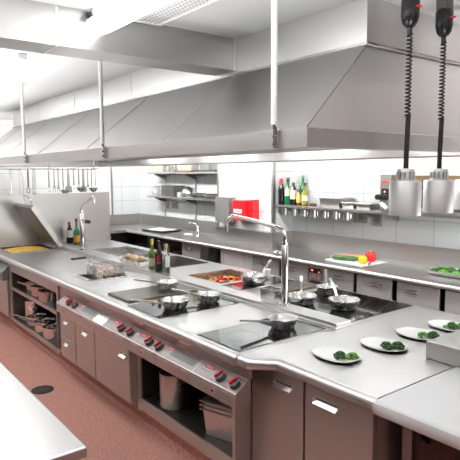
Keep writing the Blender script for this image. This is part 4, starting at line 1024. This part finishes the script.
tag(MB().lathe([(0, 0), (.05, 0), (.085, .05), (.082, .052), (.045, .006), (0, .005)], (-8.08, 4.80+.06, zl), 28).build('bowl', PORCELAIN), 'small white bowl before the tray stack', 'bowl') if False else None
t = thing('round_pot', 'round domed steel pot in the middle of the lower left shelf', 'pot', (-7.50, 4.93, zl))
MB().lathe([(0, 0), (.10, 0), (.115, .02), (.115, .07), (0, .07)], seg=32).build('pot_body', PANST, t, False)
MB().lathe([(.12, .07), (.118, .085), (.10, .13), (.06, .165), (0, .178)], seg=32).build('dome_lid', CHROME, t, False)
MB().ell((0, 0, .182), .015, .015, .01, 2).build('lid_knob', CHROME, t, False)
t = thing('cup', 'white cup beside the domed pot on the lower left shelf', 'cup', (-7.70, 4.86, zl))
MB().lathe([(0, 0), (.055, 0), (.065, .08), (.061, .08), (.05, .006), (0, .006)], (0, .04, 0), 24).build('cup_body', PORCELAIN, t, False)
MB().tube([(.06, .04, .065), (.09, .04, .06), (.09, .04, .03), (.056, .04, .02)], .006, 6).build('handle', PORCELAIN, t, False)
for sx, cx, lab in ((0, -7.20, 'steel plate in the left plate stack at the end of the lower shelf'), (1, -6.83, 'steel plate in the right plate stack at the end of the lower shelf')):
    for k in range(4):
        r = .15 if k < 3 else .12
        tag(MB().lathe([(0, 0), (r*.6, 0), (r*.72, .004), (r, .015), (r, .018), (r*.7, .008), (0, .004)], (cx, 4.93, zl+.0185*k), 32).build('steel_plate', DARKST if k % 2 else PANST), lab, 'plate', 'steel plates, left stack' if sx == 0 else 'steel plates, right stack')
tag(MB().lathe([(0, 0), (.05, 0), (.04, .05), (0, .055)], (-6.54, 4.86, zl), 20).build('orange_cap', plain('orange_plastic', (.85, .16, .03), .4)), 'small orange lid at the right end of the lower left shelf', 'lid')
# upper shelf
zu = SU+.001
for k, (x, lab) in enumerate(((-8.13, 'steel cup on the upper left shelf, left one of two'), (-7.92, 'steel cup on the upper left shelf, right one of two'))):
    t = thing('steel_cup', lab, 'cup', (x, 4.92, zu), 0, 'steel cups on the upper shelf')
    MB().lathe([(0, 0), (.055, 0), (.06, .12), (.057, .12), (.05, .006), (0, .006)], seg=24).build('cup_body', PANST, t, False)
    MB().tube([(.058, 0, .10), (.095, 0, .09), (.095, 0, .04), (.056, 0, .03)], .006, 6).build('handle', CHROME, t, False)
for k, (x0, x1, h, lab) in enumerate(((-8.66, -8.25, .20, 'pale storage bin at the left end of the upper shelf'), (-7.80, -7.45, .20, 'pale storage bin in the middle of the upper shelf'), (-7.22, -6.95, .17, 'clear storage bin near the right end of the upper shelf'), (-6.92, -6.60, .17, 'clear storage bin at the right end of the upper shelf'))):
    t = thing('storage_bin', lab, 'bin', ((x0+x1)/2, 5.0, zu), 0, 'storage bins on the upper shelf')
    yy = 4.97 if k else 4.9
    mt = plain('beige_bin', (.62, .56, .46), .5) if k == 0 else (MATS['beige_bin'] if k == 1 else MATS['clear_plastic'])
    MB().loft([rect(x0+.02, yy, x1-.02, 5.07, zu), rect(x0, yy-.01, x1, 5.085, zu+h-.02), rect(x0-.006, yy-.016, x1+.006, 5.088, zu+h-.018), rect(x0-.006, yy-.016, x1+.006, 5.088, zu+h)]).build('bin_body', mt, t)
tag(MB().box(-7.78, 4.835, zu, -7.30, 4.95, zu+.022, .004).build('serving_board', WOODB), 'brown wooden board lying on the upper shelf, left one', 'board', 'boards on the upper shelf')
tag(MB().box(-7.27, 4.835, zu, -6.62, 4.95, zu+.03, .004).build('serving_board', plain('dark_board', (.035, .03, .028), .5)), 'black board lying at the right end of the upper shelf', 'board', 'boards on the upper shelf')

# right shelf
zs = SR_+.001
g = 'bottles on the right shelf'
bottle('wine_bottle', 'black wine bottle with red cap at the left end of shelf', -5.145, 4.83, zs, .042, .335, .016, G_DARK, .075, REDCAP, None, (.1, .5), .66, g)
bottle('oil_bottle', 'bright green bottle with cream label next to the black bottle', -5.035, 4.84, zs, .045, .345, .018, G_DGREEN, .04, G_DARK, CREAM, (.34, .62), .58, g)
bottle('oil_bottle', 'squat bottle with cream label in the middle of the bottle group', -4.935, 4.84, zs, .044, .285, .017, G_DARK, .03, BLACK, CREAM, (.28, .68), .70, g)
bottle('oil_bottle', 'tall green bottle behind the squat cream labelled bottle', -4.945, 5.02, zs, .040, .375, .020, G_DGREEN, .03, DGREY, None, (.3, .6), .60, g)
bottle('oil_bottle', 'clear bottle with cork behind the cream labelled bottle', -5.035, 5.02, zs, .038, .375, .016, G_CLEAR, .03, CORK, None, (.3, .6), .62, g)
bottle('oil_bottle', 'short bottle with yellow label left of the olive bottle', -4.845, 4.85, zs, .036, .195, .016, G_BROWN, .03, BLACK, YLAB, (.2, .74), .76, g)
bottle('oil_bottle', 'olive oil bottle with dark cap at the right of the group', -4.752, 4.86, zs, .042, .285, .015, G_OIL, .035, BLACK, CREAM, (.22, .46), .56, g)
tag(MB().lathe([(0, 0), (.04, 0), (.042, .03), (.03, .035), (0, .035)], (-4.63, 4.88, zs), 20).build('spice_tin', BROWNEDGE), 'small brown tin right of the olive oil bottle', 'tin')
for k, (x0, x1, y0, y1, h, lab) in enumerate(((-4.46, -4.14, 4.80, 5.07, .11, 'taller steel food pan beside the bottles on the right shelf'), (-4.12, -3.93, 4.80, 5.05, .065, 'steel food pan in the middle of the three on the shelf'), (-3.91, -3.69, 4.785, 5.05, .065, 'shallow steel food pan nearest the salamander grill'))):
    t = thing('food_pan', lab, 'food pan', ((x0+x1)/2, 4.93, zs), 0, 'food pans on the right shelf')
    MB().loft([rect(x0+.02, y0+.02, x1-.02, y1-.02, zs), rect(x0+.004, y0+.004, x1-.004, y1-.004, zs+h-.006), rect(x0-.01, y0-.01, x1+.01, y1+.01, zs+h-.004), rect(x0-.01, y0-.01, x1+.01, y1+.01, zs+h)]).build('pan_body', BACKST, t)
    MB().box(x0+.005, y0+.005, zs+h, x1-.005, y1-.005, zs+h+.008, .003).build('lid', PANST, t)
# hanging measuring cups
t0 = thing('hanging_jug', 'small steel jug hanging from hooks under the bottle shelf', 'jug', (-5.12, 4.87, 1.335), 0, 'jugs hanging under the shelf')
MB().lathe([(0, 0), (.044, 0), (.047, .088), (.044, .088), (.040, .005), (0, .005)], seg=24).build('jug_body', BACKST, t0, False)
MB().tube([(.045, -.01, .075), (.078, -.02, .07), (.078, -.02, .025), (.043, -.01, .018)], .005, 6).build('handle', UTEN, t0, False)
MB().tube([(0, 0, .106), (0, 0, .09), (.03, 0, .085), (.044, 0, .08)], .003, 6).build('hook', UTEN, t0, False)
for k in range(1, 7): dup(t0, (-5.12+.172*k, 4.87, 1.335), 0)
# salamander grill
t = thing('salamander_grill', 'steel salamander grill on the right wall shelf behind the heat lamps', 'grill', (-3.1, 4.92, zs))
sx0, sx1, sy0, sy1, sz0, sz1 = -3.535, -2.55, 4.74, 5.08, zs+.002, 1.855
MB().box(sx0, sy0, sz0, sx0+.14, sy1, sz1, .004).build('control_side', plain('grey_grill_enamel', (.22, .205, .19), .45, .3), t)
MB().box(sx0+.14, sy0+.02, sz1-.06, sx1, sy1, sz1-.01, .004).build('top_hood', BROWNEDGE, t)
MB().box(sx0+.14, sy1-.03, sz0, sx1, sy1, sz1-.06).build('back_plate', DARKST, t, smooth=False)
MB().box(sx1-.03, sy0+.03, sz0, sx1, sy1-.03, sz1-.06).build('right_cheek', BACKST, t, smooth=False)
MB().box(sx0+.14, sy0, sz0, sx1, sy1-.03, sz0+.03).build('drip_tray', BACKST, t, smooth=False)
m = MB()
for k in range(18): m.cyl((sx0+.15, sy0+.02+.014*k, sz0+.19), (sx1-.03, sy0+.02+.014*k, sz0+.19), .003, seg=6)
m.build('grill_rack', CHROME, t)
MB().box(sx0+.14, sy0+.01, sz0+.205, sx1-.03, sy0+.03, sz0+.23).build('rack_front', PANST, t)
p = MB().box(sx0+.02, sy0-.004, sz0+.13, sx0+.11, sy0+.001, sz0+.24, .001).build('switch_plate', BLACK, t)
MB().box(sx0+.055, sy0-.006, sz0+.20, sx0+.07, sy0-.003, sz0+.215).build('indicator', LEDRED, p, smooth=False)
MB().box(sx0+.015, sy0-.0025, sz1-.085, sx0+.115, sy0, sz1-.068).build('maker_mark', REDLINE, t, smooth=False)
for zk, xk in ((.15, .0), (.148, .075)): 
    k = MB().cyl((sx0+xk, sy0-.001, sz0+zk), (sx0+xk, sy0-.05, sz0+zk), .032, .028, 20).build('knob', BLACK, t)
MB().cyl((sx0+.06, sy0-.002, sz0+.075), (sx0+.07, sy0-.04, sz0+.08), .012, seg=12).cyl((sx0+.05, sy0-.045, sz0+.085), (sx0+.125, sy0-.05, sz0+.035), .022, .022, 16).build('lever_handle', WHITE, t)

# ------------------------------------------------------------------ hanging utensils at the far end of the hood
t = thing('utensil_rail', 'steel utensil rail hung under the far left end of the hood', 'rail', (-7.74, 2.8, 1.95))
MB().cyl((-7.74, 1.95, 1.955), (-7.74, 3.42, 1.955), .009, seg=12).build('bar', CHROME, t)
for y in (2.0, 2.7, 3.38): MB().cyl((-7.74, y, 1.955), (-7.74, y, 2.150), .007, seg=10).build('hanger', CHROME, t)
def utensil(kind, y, L, w=.022, label=''):
    nm = {'ladle': 'ladle', 'spatula': 'spatula', 'whisk': 'whisk', 'skimmer': 'skimmer', 'fork': 'long_fork'}[kind]
    w *= 1.5
    t = thing(nm, label, kind, (-7.74, y, 1.955), 0, 'utensils hanging under the hood')
    MB().tube([(0, 0, .013), (.012, 0, .006), (.013, 0, -.006), (.004, 0, -.014)], .004, 6).build('hook', UTEN, t, False)
    MB().box(-.004, -w/2, -L*.72, .006, w/2, -.012, .003).build('handle', DARKST if kind == 'whisk' else UTEN, t, False)
    if kind == 'ladle': MB().lathe([(0, -.065), (.036, -.053), (.06, -.018), (.063, 0), (.06, 0), (.054, -.017), (.034, -.047), (0, -.059)], (.064, 0, -L+.04), 24).box(-.003, -.006, -L+.03, .006, .006, -L*.70).build('bowl', UTEN, t, False)
    if kind == 'spatula': MB().loft([[(-.002, -w*.5, -L*.70), (.002, -w*.5, -L*.70), (.002, w*.5, -L*.70), (-.002, w*.5, -L*.70)], [(-.002, -w*1.1, -L*.78), (.002, -w*1.1, -L*.78), (.002, w*1.1, -L*.78), (-.002, w*1.1, -L*.78)], [(-.002, -w*1.2, -L), (.002, -w*1.2, -L), (.002, w*1.2, -L), (-.002, w*1.2, -L)]]).build('blade', UTEN, t, False)
    if kind == 'skimmer': MB().lathe([(0, 0), (.05, .004), (.053, .01), (.05, .012), (0, .006)], (.0, 0, 0), 24).build('disc', UTEN, t, False); t.children[-1].rotation_euler = (0, R(80), 0); t.children[-1].location = (0, 0, -L+.05); MB().box(-.002, -.005, -L+.09, .004, .005, -L*.7).build('neck', UTEN, t, False)
    if kind == 'whisk':
        m = MB()
        for a in range(4):
            c, s_ = math.cos(a*math.pi/4), math.sin(a*math.pi/4)
            m.tube([(c*.006, s_*.006, -L*.7), (c*.035, s_*.035, -L*.86), (c*.025, s_*.025, -L*.97), (0, 0, -L), (-c*.025, -s_*.025, -L*.97), (-c*.035, -s_*.035, -L*.86), (-c*.006, -s_*.006, -L*.7)], .002, 5)
        m.build('wires', UTEN, t, False)
    if kind == 'fork': MB().box(-.003, -.018, -L*.80, .003, .018, -L*.70, .002).box(-.003, -.018, -L, .003, -.012, -L*.79).box(-.003, .012, -L, .003, .018, -L*.79).build('tines', UTEN, t, False)
for kind, y, L, w, lab in (('spatula', 2.17, .52, .018, 'thin long handled spatula hanging leftmost under the hood'), ('spatula', 2.30, .56, .032, 'broad spatula hanging second from the left under the hood'), ('whisk', 2.40, .34, .016, 'whisk with dark handle hanging between the two broad spatulas'), ('spatula', 2.48, .56, .032, 'broad spatula hanging right of the dark handled whisk'),
    ('skimmer', 2.69, .36, .016, 'skimmer hanging leftmost in the dense utensil cluster'), ('fork', 2.77, .34, .016, 'two pronged fork hanging beside the leftmost skimmer'), ('fork', 2.83, .36, .018, 'two pronged fork hanging second in the dense cluster'), ('ladle', 2.90, .34, .016, 'ladle hanging left of the broad turner'), ('spatula', 2.98, .34, .030, 'broad turner hanging in the middle of the dense cluster'),
    ('skimmer', 3.06, .33, .018, 'skimmer hanging right of the broad turner'), ('ladle', 3.14, .31, .018, 'ladle hanging in the right half of the dense cluster'), ('spatula', 3.21, .34, .026, 'slim turner hanging in the right half of the cluster'), ('fork', 3.28, .33, .014, 'two pronged fork hanging fourth from the right'), ('ladle', 3.34, .32, .014, 'ladle hanging beside the rightmost ladle'), ('skimmer', 3.40, .34, .012, 'small skimmer hanging just left of the rightmost ladle')):
    utensil(kind, y, L, w, lab)
MB
# rail is short of the last ladle: extend it
utensil('ladle', 3.415+.09-.09, .31, .018, 'rightmost ladle with bright round bowl under the hood') if False else None

# ------------------------------------------------------------------ camera, world, colour
cam = bpy.data.cameras.new('camera'); co = bpy.data.objects.new('camera', cam); COL.objects.link(co); S.camera = co
yaw, pitch, roll = R(-52.3), R(6.02), R(.357)
cy, sy, cp, sn = math.cos(yaw), math.sin(yaw), math.cos(pitch), math.sin(pitch)
right = Vector((cy, -sy, 0)); fw = Vector((sy*cp, cy*cp, -sn)); down = fw.cross(right)
rr = right*math.cos(roll)+down*math.sin(roll); dd = -right*math.sin(roll)+down*math.cos(roll)
M = Matrix((( rr.x, -dd.x, -fw.x, 0), (rr.y, -dd.y, -fw.y, 0), (rr.z, -dd.z, -fw.z, 1.88), (0, 0, 0, 1)))
co.matrix_world = M
cam.sensor_fit = 'HORIZONTAL'; cam.sensor_width = 36; cam.lens = 537.6/460*36; cam.clip_start = .05
w = bpy.data.worlds.new('world'); S.world = w; w.use_nodes = True
w.node_tree.nodes['Background'].inputs[0].default_value = (.9, .95, 1, 1); w.node_tree.nodes['Background'].inputs[1].default_value = .3
S.view_settings.view_transform = 'Standard'; S.view_settings.look = 'None'; S.view_settings.gamma = 1
S.view_settings.use_curve_mapping = False
S.view_settings.exposure = 0.68
S.cycles.max_bounces = 8; S.cycles.diffuse_bounces = 4; S.cycles.glossy_bounces = 5; S.cycles.transmission_bounces = 6
S.cycles.sample_clamp_indirect = 6; S.cycles.caustics_reflective = False; S.cycles.caustics_refractive = False
